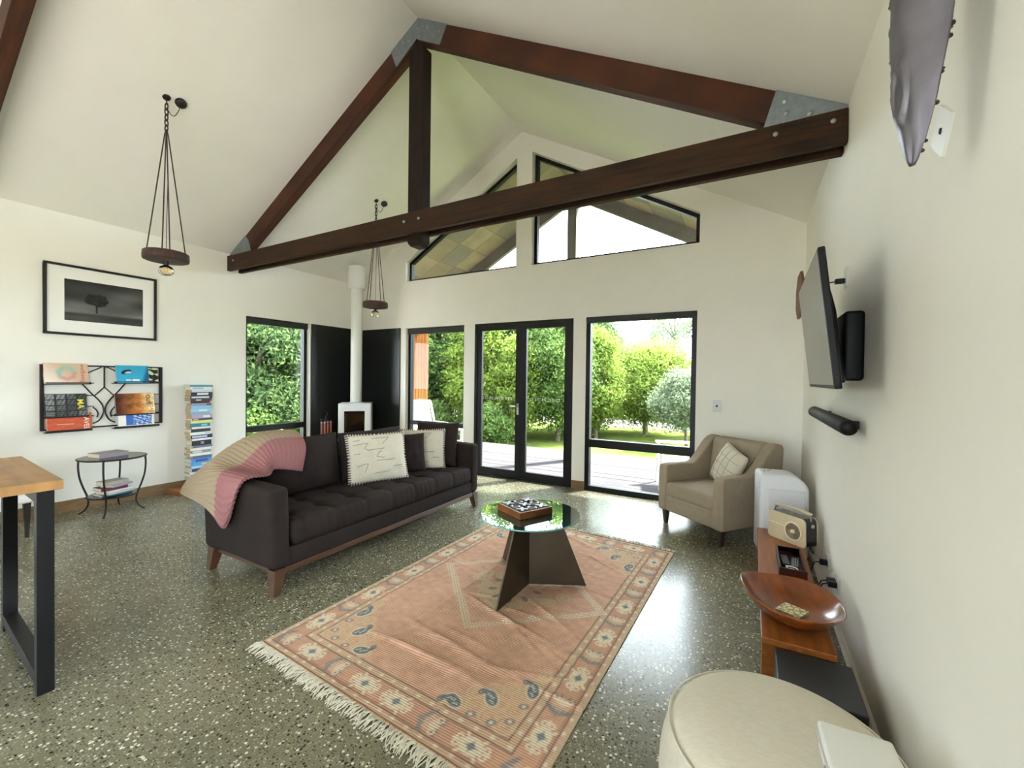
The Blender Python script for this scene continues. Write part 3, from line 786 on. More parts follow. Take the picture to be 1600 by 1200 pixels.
# border medallions, alternating cream cartouche and blue-grey palmette
def cartouche(x_, y_, an):
    ca, sa = math.cos(an), math.sin(an)
    def T(a, b2): return x_+a*ca-b2*sa, y_+a*sa+b2*ca
    blob(*T(0, 0), .058, .046, cream, an); blob(*T(0, 0), .040, .030, lc('d6c9ae'), an); blob(*T(0, 0), .018, .018, blue, an); blob(*T(0, 0), .030, .006, blue, an); blob(*T(0, 0), .006, .026, blue, an)
    for sx in (-1, 1):
        ring(*T(sx*.072, .018), .013, .005, cream); ring(*T(sx*.072, -.018), .013, .005, cream); blob(*T(sx*.088, 0), .012, .008, cream, an); blob(*T(sx*.045, .045), .016, .008, cream, an+sx*.8); blob(*T(sx*.045, -.045), .016, .008, cream, an-sx*.8)
def palmette(x_, y_, an):
    ca, sa = math.cos(an), math.sin(an)
    def T(a, b2): return x_+a*ca-b2*sa, y_+a*sa+b2*ca
    blob(*T(-.012, 0), .05, .044, lc('c8a78f'), an); blob(*T(.02, 0), .026, .030, cream, an, .7)
    for k in range(-3, 4): blob(*T(-.055+.008*abs(k), k*.019), .022, .008, blue, an+math.pi+k*.25, .85)
    for k in (-2, -1, 1, 2): blob(*T(.055-.006*abs(k), k*.02), .020, .007, blue, an+k*.3, .75)
    ring(*T(.03, .035), .014, .004, cream); ring(*T(.03, -.035), .014, .004, cream)
bo = .104
for k, kind in enumerate('PCPCCPCP'):
    x_ = bo+(RWm-2*bo)*k/7
    for y_ in (bo, RLm-bo): (cartouche if kind == 'C' else palmette)(x_, y_, 0)
for k in range(1, 12):
    y_ = bo+(RLm-2*bo)*k/12
    for x_ in (bo, RWm-bo): (cartouche if k % 2 else palmette)(x_, y_, math.pi/2)
# corner spandrels of paisleys and scrolls
def paisley(x_, y_, an, c_, k=1.):
    ca, sa = math.cos(an), math.sin(an)
    def T(a, b2): return x_+a*ca-b2*sa, y_+a*sa+b2*ca
    blob(*T(0, 0), .062*k, .040*k, cream, an, .8); blob(*T(0, 0), .052*k, .031*k, c_, an); blob(*T(.052*k, .022*k), .030*k, .015*k, c_, an+.9); ring(*T(.055*k, .045*k), .012*k, .005, c_)
    for q in range(5): blob(*T((-.03+.015*q)*k, .010*k*math.sin(q*2.1)), .008*k, .005*k, cream, an+q, .8)
def scroll(x_, y_, r_, c_=None):
    c_ = lc('c9b292') if c_ is None else c_
    blob(x_, y_, r_*1.2, r_, lc('c3a080'), 0, .45)
    ring(x_, y_, r_, .006, c_, .8); ring(x_+r_*.15, y_, r_*.6, .005, c_, .75); blob(x_, y_, r_*.25, r_*.2, c_, 0, .8)
for sx in (0, 1):
    for sy in (0, 1):
        def Q(a, b2): return (RWm-a if sx else a), (RLm-b2 if sy else b2)
        fl_ = (1 if sx == sy else -1)
        rg2 = random.Random(5+sx+2*sy)
        for (a, b2, r_) in ((.27, .27, .05), (.36, .27, .045), (.27, .36, .045), (.36, .36, .05), (.45, .29, .05), (.29, .46, .05), (.52, .27, .04), (.27, .55, .045), (.42, .42, .045), (.50, .36, .04), (.36, .48, .04), (.60, .25, .035), (.25, .64, .035)): scroll(*Q(a, b2), r_)
        for (a, b2, an) in ((.56, .26, .3), (.26, .52, 1.2), (.41, .37, .8)):
            px_, py_ = Q(a, b2); paisley(px_, py_, an*fl_+(math.pi if sx else 0), lc('6d767c'), .95)
        for (a, b2) in ((.26, .30), (.33, .25), (.25, .41), (.44, .24)): px_, py_ = Q(a, b2); blob(px_, py_, .026, .018, lc('767a80'), .6, .8); blob(px_, py_, .010, .010, cream)
# centre: dog-tooth diamond and scroll medallion
cx_, cy_ = .93, 1.38; da, db = .66, .60
dm = np.abs(X-cx_)/da+np.abs(Y-cy_)/db
dd = (dm-1)*da*db/math.hypot(da, db)
tt = (X-cx_)*1.0
chk = ((np.floor(X/.0135)+np.floor(Y/.0135)) % 2)
blend(sm(np.abs(dd)-.027)*chk, lc('d8cdb6'), .95); blend(sm(np.abs(dd)-.027)*(1-chk), lc('a98f78'), .4)
for k in range(60):
    r2 = random.Random(50+k); p_, q_ = r2.uniform(-1, 1), r2.uniform(-1, 1)
    x_, y_ = cx_+da*.66*(p_+q_)/2, cy_+db*.70*(p_-q_)/2
    scroll(x_, y_, r2.uniform(.03, .055), lc('cbbb9c'))
for k in range(10):
    a = k*6.283/10; blob(cx_+.17*math.cos(a), cy_+.22*math.sin(a), .035, .02, lc('6c6f70'), a, .7)
rug = MB()
rug.v = [tuple(q) for q in pos.reshape(-1, 3)]
idx = np.arange((nv+1)*(nu+1)).reshape(nv+1, nu+1)
fq = np.stack([idx[:-1, :-1], idx[:-1, 1:], idx[1:, 1:], idx[1:, :-1]], -1).reshape(-1, 4)
rug_me = bpy.data.meshes.new('pile'); 
rug_me.vertices.add(len(rug.v)); rug_me.vertices.foreach_set('co', np.ascontiguousarray(pos.reshape(-1), dtype=np.float32))
rug_me.loops.add(fq.size); rug_me.loops.foreach_set('vertex_index', fq.reshape(-1).astype(np.int32))
rug_me.polygons.add(len(fq)); rug_me.polygons.foreach_set('loop_start', np.arange(0, fq.size, 4, dtype=np.int32))
rug_me.polygons.foreach_set('use_smooth', np.ones(len(fq), dtype=bool)); rug_me.update(calc_edges=True); rug_me.validate()
set_dye(rug_me, np.clip(base_c, 0, 1).reshape(-1, 3))
rw = attr_mat('rug_weave', .95, .25, 500, spec=.1)
# woven cords across the rug as fine relief
N = rw.node_tree.nodes; L = rw.node_tree.links; bp0 = [q for q in N if q.type == 'BUMP'][0]
tcw = N.new('ShaderNodeTexCoord'); wv = N.new('ShaderNodeTexWave'); wv.bands_direction = 'Y'; wv.inputs['Scale'].default_value = 25.0
L.new(tcw.outputs['Object'], wv.inputs['Vector']); bpw = N.new('ShaderNodeBump'); bpw.inputs['Strength'].default_value = .5; bpw.inputs['Distance'].default_value = .004
L.new(wv.outputs['Fac'], bpw.inputs['Height']); L.new(bp0.outputs[0], bpw.inputs['Normal']); L.new(bpw.outputs[0], N['Principled BSDF'].inputs['Normal'])
rug_me.materials.append(rw)
rug_t = thing('rug', 'large faded terracotta patterned rug with cream fringe on the concrete floor', 'rug')
o = bpy.data.objects.new('woven_field', rug_me); C.objects.link(o); o.parent = rug_t
md = o.modifiers.new('thickness', 'SOLIDIFY'); md.thickness = .006; md.offset = -1
rb = MB()
mat('rug_hem', '96604a', .9)
for a, b2 in ((0, 1), (2, 3)):
    p, q = rc[a], rc[b2]; MB().tube([p.lerp(q, t/30)+Vector((0, 0, .006)) for t in range(31)], .006, 6).build('hem', 'rug_hem', rug_t)
fr = MB(); rg3 = random.Random(9)
for end, (a, b2, nd) in enumerate(((0, 1, Vector((-.04, -1, 0))), (2, 3, Vector((0.02, 1, 0))))):
    ns = 330 if end == 0 else 220
    for k in range(ns):
        p = rc[a].lerp(rc[b2], (k+.5)/ns); d = (nd+Vector((rg3.uniform(-.45, .45), 0, 0))).normalized(); l = rg3.uniform(.06, .10)*(1 if end == 0 else .8)
        b_ = p+d*l+Vector((rg3.uniform(-.012, .012), 0, .003)); mid2 = p+d*l*.5+Vector((rg3.uniform(-.014, .014), 0, rg3.uniform(.006, .018)))
        fr.tube([p+Vector((0, 0, .006)), mid2, b_], [.0042, .0036, .0022], 4)
o = fr.build('fringe', 'rug_fringe', rug_t); o['kind'] = 'stuff'

# ------------------------------------------------------------------ coffee table with game
ctx, cty, ctz = -1.43, 2.83, .545
ct = thing('coffee_table', 'round glass coffee table on three folded bronze metal fins', 'coffee table', (ctx, cty, .012))
for k, (an, lb, lt) in enumerate(((-91, .46, .20), (27, .43, .22), (143, .50, .22))):
    mm = Matrix.Rotation(R(an), 4, 'Z'); t_ = .006
    vs_ = [(0, -t_, 0), (lb, -t_, 0), (lt, -t_, ctz-.022), (0, -t_, ctz-.022)]; vs_ = vs_+[(x_, t_, z_) for x_, _, z_ in vs_]
    MB().add([mm @ Vector(q) for q in vs_], [(0, 1, 2, 3), (7, 6, 5, 4), (0, 4, 5, 1), (1, 5, 6, 2), (2, 6, 7, 3), (3, 7, 4, 0)]).build('fin', 'bronze_metal', ct)
MB().lathe([(.0, ctz-.0235), (.372, ctz-.0235), (.375, ctz-.019), (.375, ctz-.015), (.372, ctz-.012), (0, ctz-.012)], 64, smooth=False).build('glass_top', 'table_glass', ct)
mat('glass_edge', '6fb3ac', .1)
mb = MB(); mb.lathe([(.3755, ctz-.0225), (.3775, ctz-.018), (.3755, ctz-.0135)], 64); mb.build('glass_rim', 'glass_edge', ct)
gx, gy, ga = -1.475, 2.84, R(-26)
gz = ctz+.001
gb = thing('game_box', 'square wooden noughts and crosses box on the glass table', 'game box', (gx, gy, gz), ga)
gs = .148; 
mb = MB(); mb.box(-gs, gs, -gs, -gs+.013, 0, .05).box(-gs, gs, gs-.013, gs, 0, .05).box(-gs, -gs+.013, -gs+.013, gs-.013, 0, .05).box(gs-.013, gs, -gs+.013, gs-.013, 0, .05)
mb.build('sides', 'game_wood', gb, bevel=.002)
MB().box(-gs+.013, gs-.013, -gs+.013, gs-.013, 0, .036).build('board', 'game_board', gb)
mb = MB()
for q in (-.045, .045): mb.box(-.13, .13, q-.003, q+.003, .036, .042).box(q-.003, q+.003, -.13, -.048, .036, .042).box(q-.003, q+.003, -.042, .042, .036, .042).box(q-.003, q+.003, .048, .13, .036, .042)
mb.build('dividers', 'game_wood', gb)
xm = MB(); 
for an in (45, -45):
    mm = Matrix.Rotation(R(an), 4, 'Z'); mz = .0 if an > 0 else .0005
    xm.box(-.044, .044, -.0105, .0105, 0, .020+mz, mm)
xme = xm.mesh('cross_piece'); xme.materials.append(M['pewter'])
ome = MB().lathe([(.018, 0), (.036, 0), (.040, .008), (.037, .018), (.028, .021), (.019, .016), (.017, .004), (.018, 0)], 24).mesh('nought_piece'); ome.materials.append(M['pewter'])
gm = Matrix.Translation((gx, gy, gz)) @ Matrix.Rotation(ga, 4, 'Z')
for i in range(3):
    for j in range(3):
        is_o = (i+j) % 2 == 1
        o = bpy.data.objects.new('nought_piece' if is_o else 'cross_piece', ome if is_o else xme); C.objects.link(o)
        o.location = gm @ Vector(((i-1)*.088, (j-1)*.088, .0362)); o.rotation_euler = (0, 0, ga+.1*(i-j))
        tag(o, 'pewter '+('ring-shaped nought' if is_o else 'cross')+' piece at the '+{(1, 1): 'centre of the wooden game box', (0, 1): 'sofa side of the wooden game box', (2, 1): 'bench side of the wooden game box', (1, 2): 'glass door side of the wooden game box', (1, 0): 'high table side of the wooden game box', (0, 0): 'game box corner between sofa and high table', (0, 2): 'game box corner between sofa and glass doors', (2, 0): 'game box corner between high table and ottoman', (2, 2): 'game box corner between armchair and glass doors'}[(i, j)], 'game piece', 'nought game pieces' if is_o else 'cross game pieces')

# ------------------------------------------------------------------ armchair by the window
ach = thing('armchair', 'taupe fabric armchair with sloping arms beside the tall window', 'armchair', (-.285, 4.93, 0), R(-37.5))
hw, hd = .415, .42
o = MB(); rbox(o, (0, -.02, .235), (2*hw-.2, 2*hd-.06, .17), .02, (6, 6, 2)); weld(o.build('seat_base', 'armchair_fabric', ach))
def seat2(p, n_):
    q = Vector(p)
    if n_.z > .2: q.z += .022*(1-(q.x/.32)**2)*max(0, 1-(q.y/.42)**2)*n_.z
    return q
o = MB(); rbox(o, (0, -.10, .385), (2*hw-.205, 2*hd-.20, .15), .035, (10, 10, 3), seat2); weld(o.build('seat_cushion', 'armchair_fabric', ach))
def prof_arm():
    pts = [(-hd, .15), (-hd-.005, .40), (-hd, .615), (-hd+.03, .642), (-.22, .648), (-.05, .642)]
    for k in range(1, 9):
        t = k/8; pts.append((-.05+.37*t, .642+.285*(3*t*t-2*t**3)))
    pts += [(.345, .93), (.40, .925), (.425, .88), (.40, .50), (.37, .15)]
    return pts
for sg in (-1, 1):
    a, b_ = (hw-.115, hw) if sg > 0 else (-hw, -hw+.115)
    o = MB().prism(prof_arm(), 0, a, b_).build('arm', 'armchair_fabric', ach, bevel=.022, seg=4)
def backd(p, n_):
    q = Vector(p); q.y += .16*(q.z+.26); 
    if n_.y < -.2: q.y -= .03*(1-(q.x/.33)**2)*(1-(q.z/.3)**2)
    return q
o = MB(); rbox(o, (0, .245, .66), (2*hw-.215, .16, .54), .05, (10, 2, 8), backd); weld(o.build('backrest', 'armchair_fabric', ach))
for lx in (-hw+.06, hw-.06):
    for ly in (-hd+.06, hd-.10):
        b_, t_ = .017, .03
        vs_ = [(lx-b_, ly-b_, 0), (lx+b_, ly-b_, 0), (lx+b_, ly+b_, 0), (lx-b_, ly+b_, 0), (lx-t_, ly-t_, .155), (lx+t_, ly-t_, .155), (lx+t_, ly+t_, .155), (lx-t_, ly+t_, .155)]
        MB().add(vs_, [(3, 2, 1, 0), (4, 5, 6, 7), (0, 1, 5, 4), (1, 2, 6, 5), (2, 3, 7, 6), (3, 0, 4, 7)]).build('leg', 'armchair_leg', ach, bevel=.003)
mb = MB(); pf = pillow(mb, .44, .42, .17, 26, 21, .04)
o = weld(mb.build('cushion', 'cushion_cream', None)); 
ar = R(-37.5); cpos = Matrix.Rotation(ar, 3, 'Z') @ Vector((.07, .06, 0))+Vector((-.285, 4.93, .66))
pose(o, cpos, ar-R(22), R(-20)); o.rotation_euler.rotate_axis('Y', R(14))
tag(o, 'cream stitched square cushion on the taupe armchair', 'cushion')
em = MB()
for q in (.3, .5, .7):
    em.tube([pf(q, .03+.94*k/16, -1)+Vector((0, -.001, 0)) for k in range(17)], .003, 5); em.tube([pf(.03+.94*k/16, q, -1)+Vector((0, -.001, 0)) for k in range(17)], .003, 5)
em.build('stitch_line', 'embroidery', o)

# ------------------------------------------------------------------ portable air conditioner
ac = thing('air_conditioner', 'white portable air conditioner standing behind the radio', 'air conditioner', (.245, 4.475, 0), R(9))
aw, ad, ah = .37, .30, .745
def acd(p, n_):
    q = Vector(p)
    if q.z > .25: q.y += .0
    if q.z > .27 and q.x > .05: q.z -= .10*((q.x-.05)/.135)**2
    return q
o = MB(); rbox(o, (0, 0, .03+ah/2-.015), (aw, ad, ah-.03), .035, (8, 6, 8), acd); weld(o.build('body', 'ac_white', ac))
o = MB(); rbox(o, (.015, -ad/2-.002, .36), (aw-.10, .014, .52), .006, (4, 1, 6)); weld(o.build('front_panel', 'ac_panel', ac))
for k in range(9):
    MB().cbox((-aw/2-.001, -.02, .66-k*.03), (.010, .20, .016), Matrix.Rotation(R(24), 3, 'Y')).build('louvre', 'ac_white', ac, bevel=.002)
MB().box(-aw/2-.0015, -aw/2+.001, -.125, .085, .405, .675).build('vent_recess', 'ac_panel', ac)
for k in range(3): MB().lathe([(.008, 0), (.007, .003), (0, .0035)], 10, (-.12+.025*k if k else -.13, .0+.03*k, .7445)).build('button', 'dark_plastic', ac)
for xx in (-.13, .13):
    for y_ in (-.10, .10): MB().lathe([(.02, 0), (.022, .02), (.02, .045)], 12, (xx, y_, 0)).build('castor', 'dark_plastic', ac)

# ------------------------------------------------------------------ low bench along the right wall
bz = .30
bn = thing('bench', 'long low timber bench along the white wall', 'bench', (.215, 3.31, 0))
MB().box(-.15, .15, -.90, .90, bz-.032, bz).build('bench_top', 'bench_wood', bn, bevel=.004)
for s_ in (-1, 1): MB().box(-.148, .148, s_*.86-.028, s_*.86+.028, 0, bz-.032).build('end_panel', 'bench_wood', bn, bevel=.003)
MB().box(-.02, .02, -.83, .83, .10, .16).build('stretcher', 'bench_wood', bn)

# radio
rd = thing('radio', 'cream retro portable radio with round dial on the bench', 'radio', (.30, 3.985, bz), R(-42))
def rprof(w, h, r_, n=5):
    pts = []
    for cx2, cz2, a0 in ((w-r_, r_, -90), (w-r_*1.2, h-r_, 0), (-w+r_*1.2, h-r_, 90), (-w+r_, r_, 180)):
        for k in range(n+1): a = R(a0+90*k/n); pts.append((cx2+r_*math.cos(a), cz2+r_*math.sin(a)))
    return pts
MB().prism(rprof(.158, .215, .03), 1, -.055, .055).build('case', 'radio_black', rd, bevel=.003)
MB().prism(rprof(.160, .218, .032), 1, -.066, -.0545).build('front_panel', 'radio_cream', rd, bevel=.004)
MB().prism(rprof(.160, .218, .032), 1, .0545, .064).build('back_panel', 'radio_cream', rd, bevel=.004)
mx = Matrix.Rotation(R(90), 3, 'X')
MB().lathe([(.062, 0), (.070, .002), (.070, .010), (.062, .012), (.062, 0)], 40, (.062, -.066, .105), mx, cap=False).build('dial_ring', 'radio_ring', rd)
dl = MB().lathe([(.063, 0), (.060, .006), (.04, .008), (.038, .004), (.02, .005), (0, .006)], 40, (.062, -.066, .105), mx).build('dial', 'radio_dial', rd)
MB().lathe([(.016, 0), (.014, .012), (0, .014)], 20, (.062, -.072, .105), mx).build('dial_knob', 'radio_ring', dl)
mb = MB()
for k in range(5): mb.cbox((-.14+.03*k, -.067, .125), (.02, .003, .006))
mb.build('dash_trim', 'radio_ring', rd)
mb = MB(); pts = [(-.15, 0, .262), (-.10, 0, .268), (0, 0, .27), (.10, 0, .268), (.15, 0, .258)]
o = MB(); rbox(o, (0, 0, .264), (.30, .035, .016), .007, (8, 2, 1), lambda p, n_: Vector((p.x, p.y, p.z-.6*p.x*p.x))); weld(o.build('handle', 'radio_cream', rd))
for s_ in (-1, 1): MB().tube([(s_*.135, 0, .25), (s_*.145, 0, .225), (s_*.15, 0, .20)], .005, 6).build('handle_bracket', 'radio_metal', rd)
mb = MB().box(-.12, .12, -.045, .045, .215, .2165); mb.build('control_plate', 'radio_metal', rd)
for k in range(4): MB().lathe([(.011, 0), (.010, .012), (0, .013)], 14, (-.07+.045*k, .0, .2165)).build('knob', 'radio_metal', rd)
MB().lathe([(.0, 0), (.014, 0), (.014, .006), (0, .007)], 16, (.160, 0, .165), Matrix.Rotation(R(90), 3, 'Y')).build('side_knob', 'radio_cream', rd)
MB().tube([(-.14, .03, .222), (-.175, .03, .245), (-.165, .02, .25)], .003, 6).build('aerial', 'radio_metal', rd)

# remote tray
tr = thing('remote_tray', 'small dark wooden tray of remotes on the bench', 'tray', (.252, 3.415, bz), 0)
mb = MB(); a, b_, h_ = .075, .215, .065
mb.box(-a, a, -b_, -b_+.01, 0, h_).box(-a, a, b_-.01, b_, 0, h_).box(-a, -a+.01, -b_+.01, b_-.01, 0, h_).box(a-.01, a, -b_+.01, b_-.01, 0, h_).box(-a+.01, a-.01, -b_+.01, b_-.01, 0, .008)
mb.build('tray_body', 'tray_wood', tr, bevel=.0015)
mat('button_grey', '8f979c', .5)
for k, (x_, y_, a_) in enumerate(((-.030, .05, 4), (.030, .03, -5))):
    rm = thing('remote_control', ('slim black remote control in the tray, next to the tray side away from the wall', 'black remote control with grey buttons lying in the tray nearer the wall')[k], 'remote control', (.252+x_, 3.415+y_, bz+.008), R(a_))
    o = MB(); rbox(o, (0, 0, .011), (.046, .19, .022), .006, (2, 6, 1)); weld(o.build('case', 'dark_plastic', rm))
    mb = MB()
    for i in range(6):
        for j in range(3): mb.cbox((-.013+.013*j, -.07+.026*i, .0225), (.008, .010, .003))
    o = mb.build('buttons', 'button_grey', rm)
cb = MB(); cb.tube([(.035*math.cos(t*.5)*(1-.003*t), .022*math.sin(t*.5), .012+.0012*t) for t in range(34)], .0045, 6)
o = cb.build('charging_cable', 'white_plastic', None, loc=(.25, 3.275, bz+.002)); tag(o, 'coiled white charging cable in the remote tray', 'cable')

# wooden bowl
bw = bpy.data.objects.new('wooden_bowl', None); bpy.data.objects.remove(bw)
def bowl_pt(a, t, inner):
    # t 0 centre .. 1 rim
    ca, sa = math.cos(a), math.sin(a)
    rx, ry = .232, .275
    k = 1+.035*math.sin(3*a+1)+.03*math.sin(2*a+.5)
    rim = .115+.018*math.cos(a-2.9)+.010*math.sin(3*a)
    if abs(((a-3.35+math.pi) % (2*math.pi))-math.pi) < .12: rim -= .012
    r_ = t**.75 if inner else t
    zz = rim*(t**2.6)
    if inner: rr3 = r_*(1-.045); zz = zz*.97+.016*(1-t)+.001
    else: rr3 = t**.8
    return Vector((rr3*rx*k*ca, rr3*ry*k*sa, zz))
mb = MB()
NA, NT = 64, 16
mb.grid(lambda u, v: bowl_pt(u*2*math.pi, v, False), NA, NT, flip=True); mb.grid(lambda u, v: bowl_pt(u*2*math.pi, v, True), NA, NT)
mb.grid(lambda u, v: bowl_pt(u*2*math.pi, 1, False).lerp(bowl_pt(u*2*math.pi, 1, True), v)+Vector((0, 0, .004*math.sin(math.pi*v))), NA, 4, flip=True)
bowl = weld(mb.build('wooden_bowl', 'bowl_wood', None, loc=(.205, 2.70, bz)), 1e-6); bowl.rotation_euler = (0, 0, R(24))
tag(bowl, 'hand carved oval wooden bowl resting on the bench', 'bowl')
# pebble coasters in the bowl
cm = bpy.data.materials.new('coaster_top'); cm.use_nodes = True; M['coaster_top'] = cm
nt = cm.node_tree; N = nt.nodes; L = nt.links; b = N['Principled BSDF']; tc = N.new('ShaderNodeTexCoord')
v = N.new('ShaderNodeTexVoronoi'); v.feature = 'DISTANCE_TO_EDGE'; v.inputs['Scale'].default_value = 42; L.new(tc.outputs['Object'], v.inputs['Vector'])
L.new(ramp(v.outputs['Distance'], [(.06, lin('8a7c4a')), (.14, lin('e0d4a4'))]), b.inputs['Base Color']); b.inputs['Roughness'].default_value = .6
for k in range(4):
    c_ = thing('coaster', ('pale square coaster at the bottom of the stack in the wooden bowl', 'pale square coaster, second from the bottom of the stack in the bowl', 'pale square coaster just under the topmost one in the bowl', 'pebble patterned square coaster on top of the stack in the bowl')[k], 'coaster', (.195+.004*k, 2.655+.003*(k % 2), bz+.020+.0085*k), R(-30+(0, 7, -4, 3)[k]), 'coasters in the bowl')
    MB().box(-.058, .058, -.058, .058, 0, .006).build('base', 'coaster_side', c_)
    MB().box(-.057, .057, -.057, .057, .006, .008).build('pebble_face', 'coaster_top', c_)

# subwoofer box at the bench end
sw_ = thing('subwoofer', 'black box subwoofer on the floor at the end of the bench', 'subwoofer', (.268, 2.235, 0))
MB().box(-.148, .148, -.165, .165, .012, .275).build('cabinet', 'subwoofer_black', sw_, bevel=.006)
for x_ in (-.12, .12):
    for y_ in (-.13, .13): MB().lathe([(.014, 0), (.014, .013)], 10, (x_, y_, 0)).build('foot', 'dark_plastic', sw_)
MB().box(-.13, .13, -.168, -.164, .03, .255).build('grille', 'dark_plastic', sw_)

# ottoman
ot = thing('ottoman', 'round cream upholstered pouf ottoman beside the subwoofer', 'ottoman', (.105, 1.60, 0))
pr_ = [(.30, 0), (.335, .03), (.365, .12), (.372, .22), (.362, .32), (.335, .39), (.30, .425), (.22, .45), (.12, .462), (.0, .465)]
MB().lathe([(0, 0)]+pr_, 72).build('body', 'ottoman_fabric', ot, sub=1)
mb = MB(); pts = []
for k in range(96):
    a = k*2*math.pi/96; pts.append((.338*math.cos(a), .338*math.sin(a), .393))
mb.tube(pts, .004, 6, close=True); mb.build('seam', 'stitch_white', ot)
# white lidded box on the ottoman
wb = thing('storage_box', 'white plastic lidded box lying on the cream ottoman', 'box', (.285, 1.395, .452), R(3))
o = MB(); rbox(o, (0, 0, .03), (.165, .33, .052), .008, (4, 6, 2)); weld(o.build('body', 'white_plastic', wb))
o = MB(); rbox(o, (.004, .006, .068), (.178, .345, .024), .009, (4, 6, 1)); weld(o.build('lid', 'white_plastic', wb))
MB().box(-.088, -.084, -.15, .16, .052, .058).build('rib', 'ac_panel', wb)
MB().box(-.070, -.0685, -.165, .178, .0795, .0806).build('lid_seam', 'white_plastic', wb)
MB().lathe([(.0, 0), (.009, 0), (.010, .004), (0, .005)], 14, (-.083, .05, .03), Matrix.Rotation(R(-90), 3, 'Y')).build('latch', 'button_grey', wb)

# ------------------------------------------------------------------ high table, stool and pale chair
tb = thing('high_table', 'high oak topped table with black steel legs near the stool', 'table', (-3.4826, -.2553, 0), R(-4))
tx0, tx1, ty0, ty1 = -.51, .51, -1.0, 1.02
for k in range(5):
    a = tx0+(tx1-tx0)*k/5; MB().box(a+.0005, a+(tx1-tx0)/5-.0005, ty0, ty1, .985, 1.03).build('top_board', 'table_oak', tb, bevel=.002, seg=1)
for y_ in (ty0+.10, ty1-.045):
    mb = MB(); mb.box(tx0+.02, tx0+.075, y_-.04, y_+.02, 0, .985).box(tx1-.085, tx1-.03, y_-.04, y_+.02, 0, .985).box(tx0+.075, tx1-.085, y_-.04, y_+.02, .925, .985).box(tx0+.075, tx1-.085, y_-.04, y_+.02, .04, .10)
    mb.build('leg_frame', 'black_steel', tb, bevel=.002, seg=1)
st = thing('bar_stool', 'black metal stool beside the high table leg', 'stool', (-3.17, .41, 0), R(0))
mb = MB()
for k in range(4):
    a = R(45+90*k); o_ = MB().tube([(.10*math.cos(a), .10*math.sin(a), .62), (.15*math.cos(a), .15*math.sin(a), .03)], .012, 8); o_.build('leg', 'black_steel', st)
    MB().cbox((.158*math.cos(a), .158*math.sin(a), .011), (.05, .026, .022), Matrix.Rotation(a, 3, 'Z')).build('foot', 'pewter', st, bevel=.004)
MB().tube([(.135*math.cos(k*.2618), .135*math.sin(k*.2618), .22) for k in range(24)], .009, 8, close=True).build('foot_ring', 'black_steel', st)
MB().lathe([(0, .62), (.15, .62), (.165, .635), (.16, .655), (0, .66)], 32).build('seat', 'black_steel', st)
wc = thing('lounge_chair', 'off-white upholstered chair with dark legs behind the high table', 'chair', (-6.12, 1.0, 0), R(-90))
# faces away from the wall: local -Y is the front
o = MB(); rbox(o, (0, 0, .40), (.56, .56, .15), .03, (5, 5, 2)); weld(o.build('seat', 'chair_white', wc))
def bkd(p, n_):
    q = Vector(p); q.y += .12*(q.z+.22)
    if n_.z > .3: q.z += .02*math.sin(q.x*9)
    return q
o = MB(); rbox(o, (.10, .26, .74), (.28, .11, .58), .04, (6, 2, 6), bkd); weld(o.build('backrest', 'chair_white', wc))
for lx in (-.23, .23):
    for ly in (-.23, .23):
        vs_ = [(lx-.012, ly-.012, 0), (lx+.012, ly-.012, 0), (lx+.012, ly+.012, 0), (lx-.012, ly+.012, 0), (lx-.024, ly-.024, .33), (lx+.024, ly-.024, .33), (lx+.024, ly+.024, .33), (lx-.024, ly+.024, .33)]
        MB().add(vs_, [(3, 2, 1, 0), (4, 5, 6, 7), (0, 1, 5, 4), (1, 2, 6, 5), (2, 3, 7, 6), (3, 0, 4, 7)]).build('leg', 'chair_leg_dark', wc)

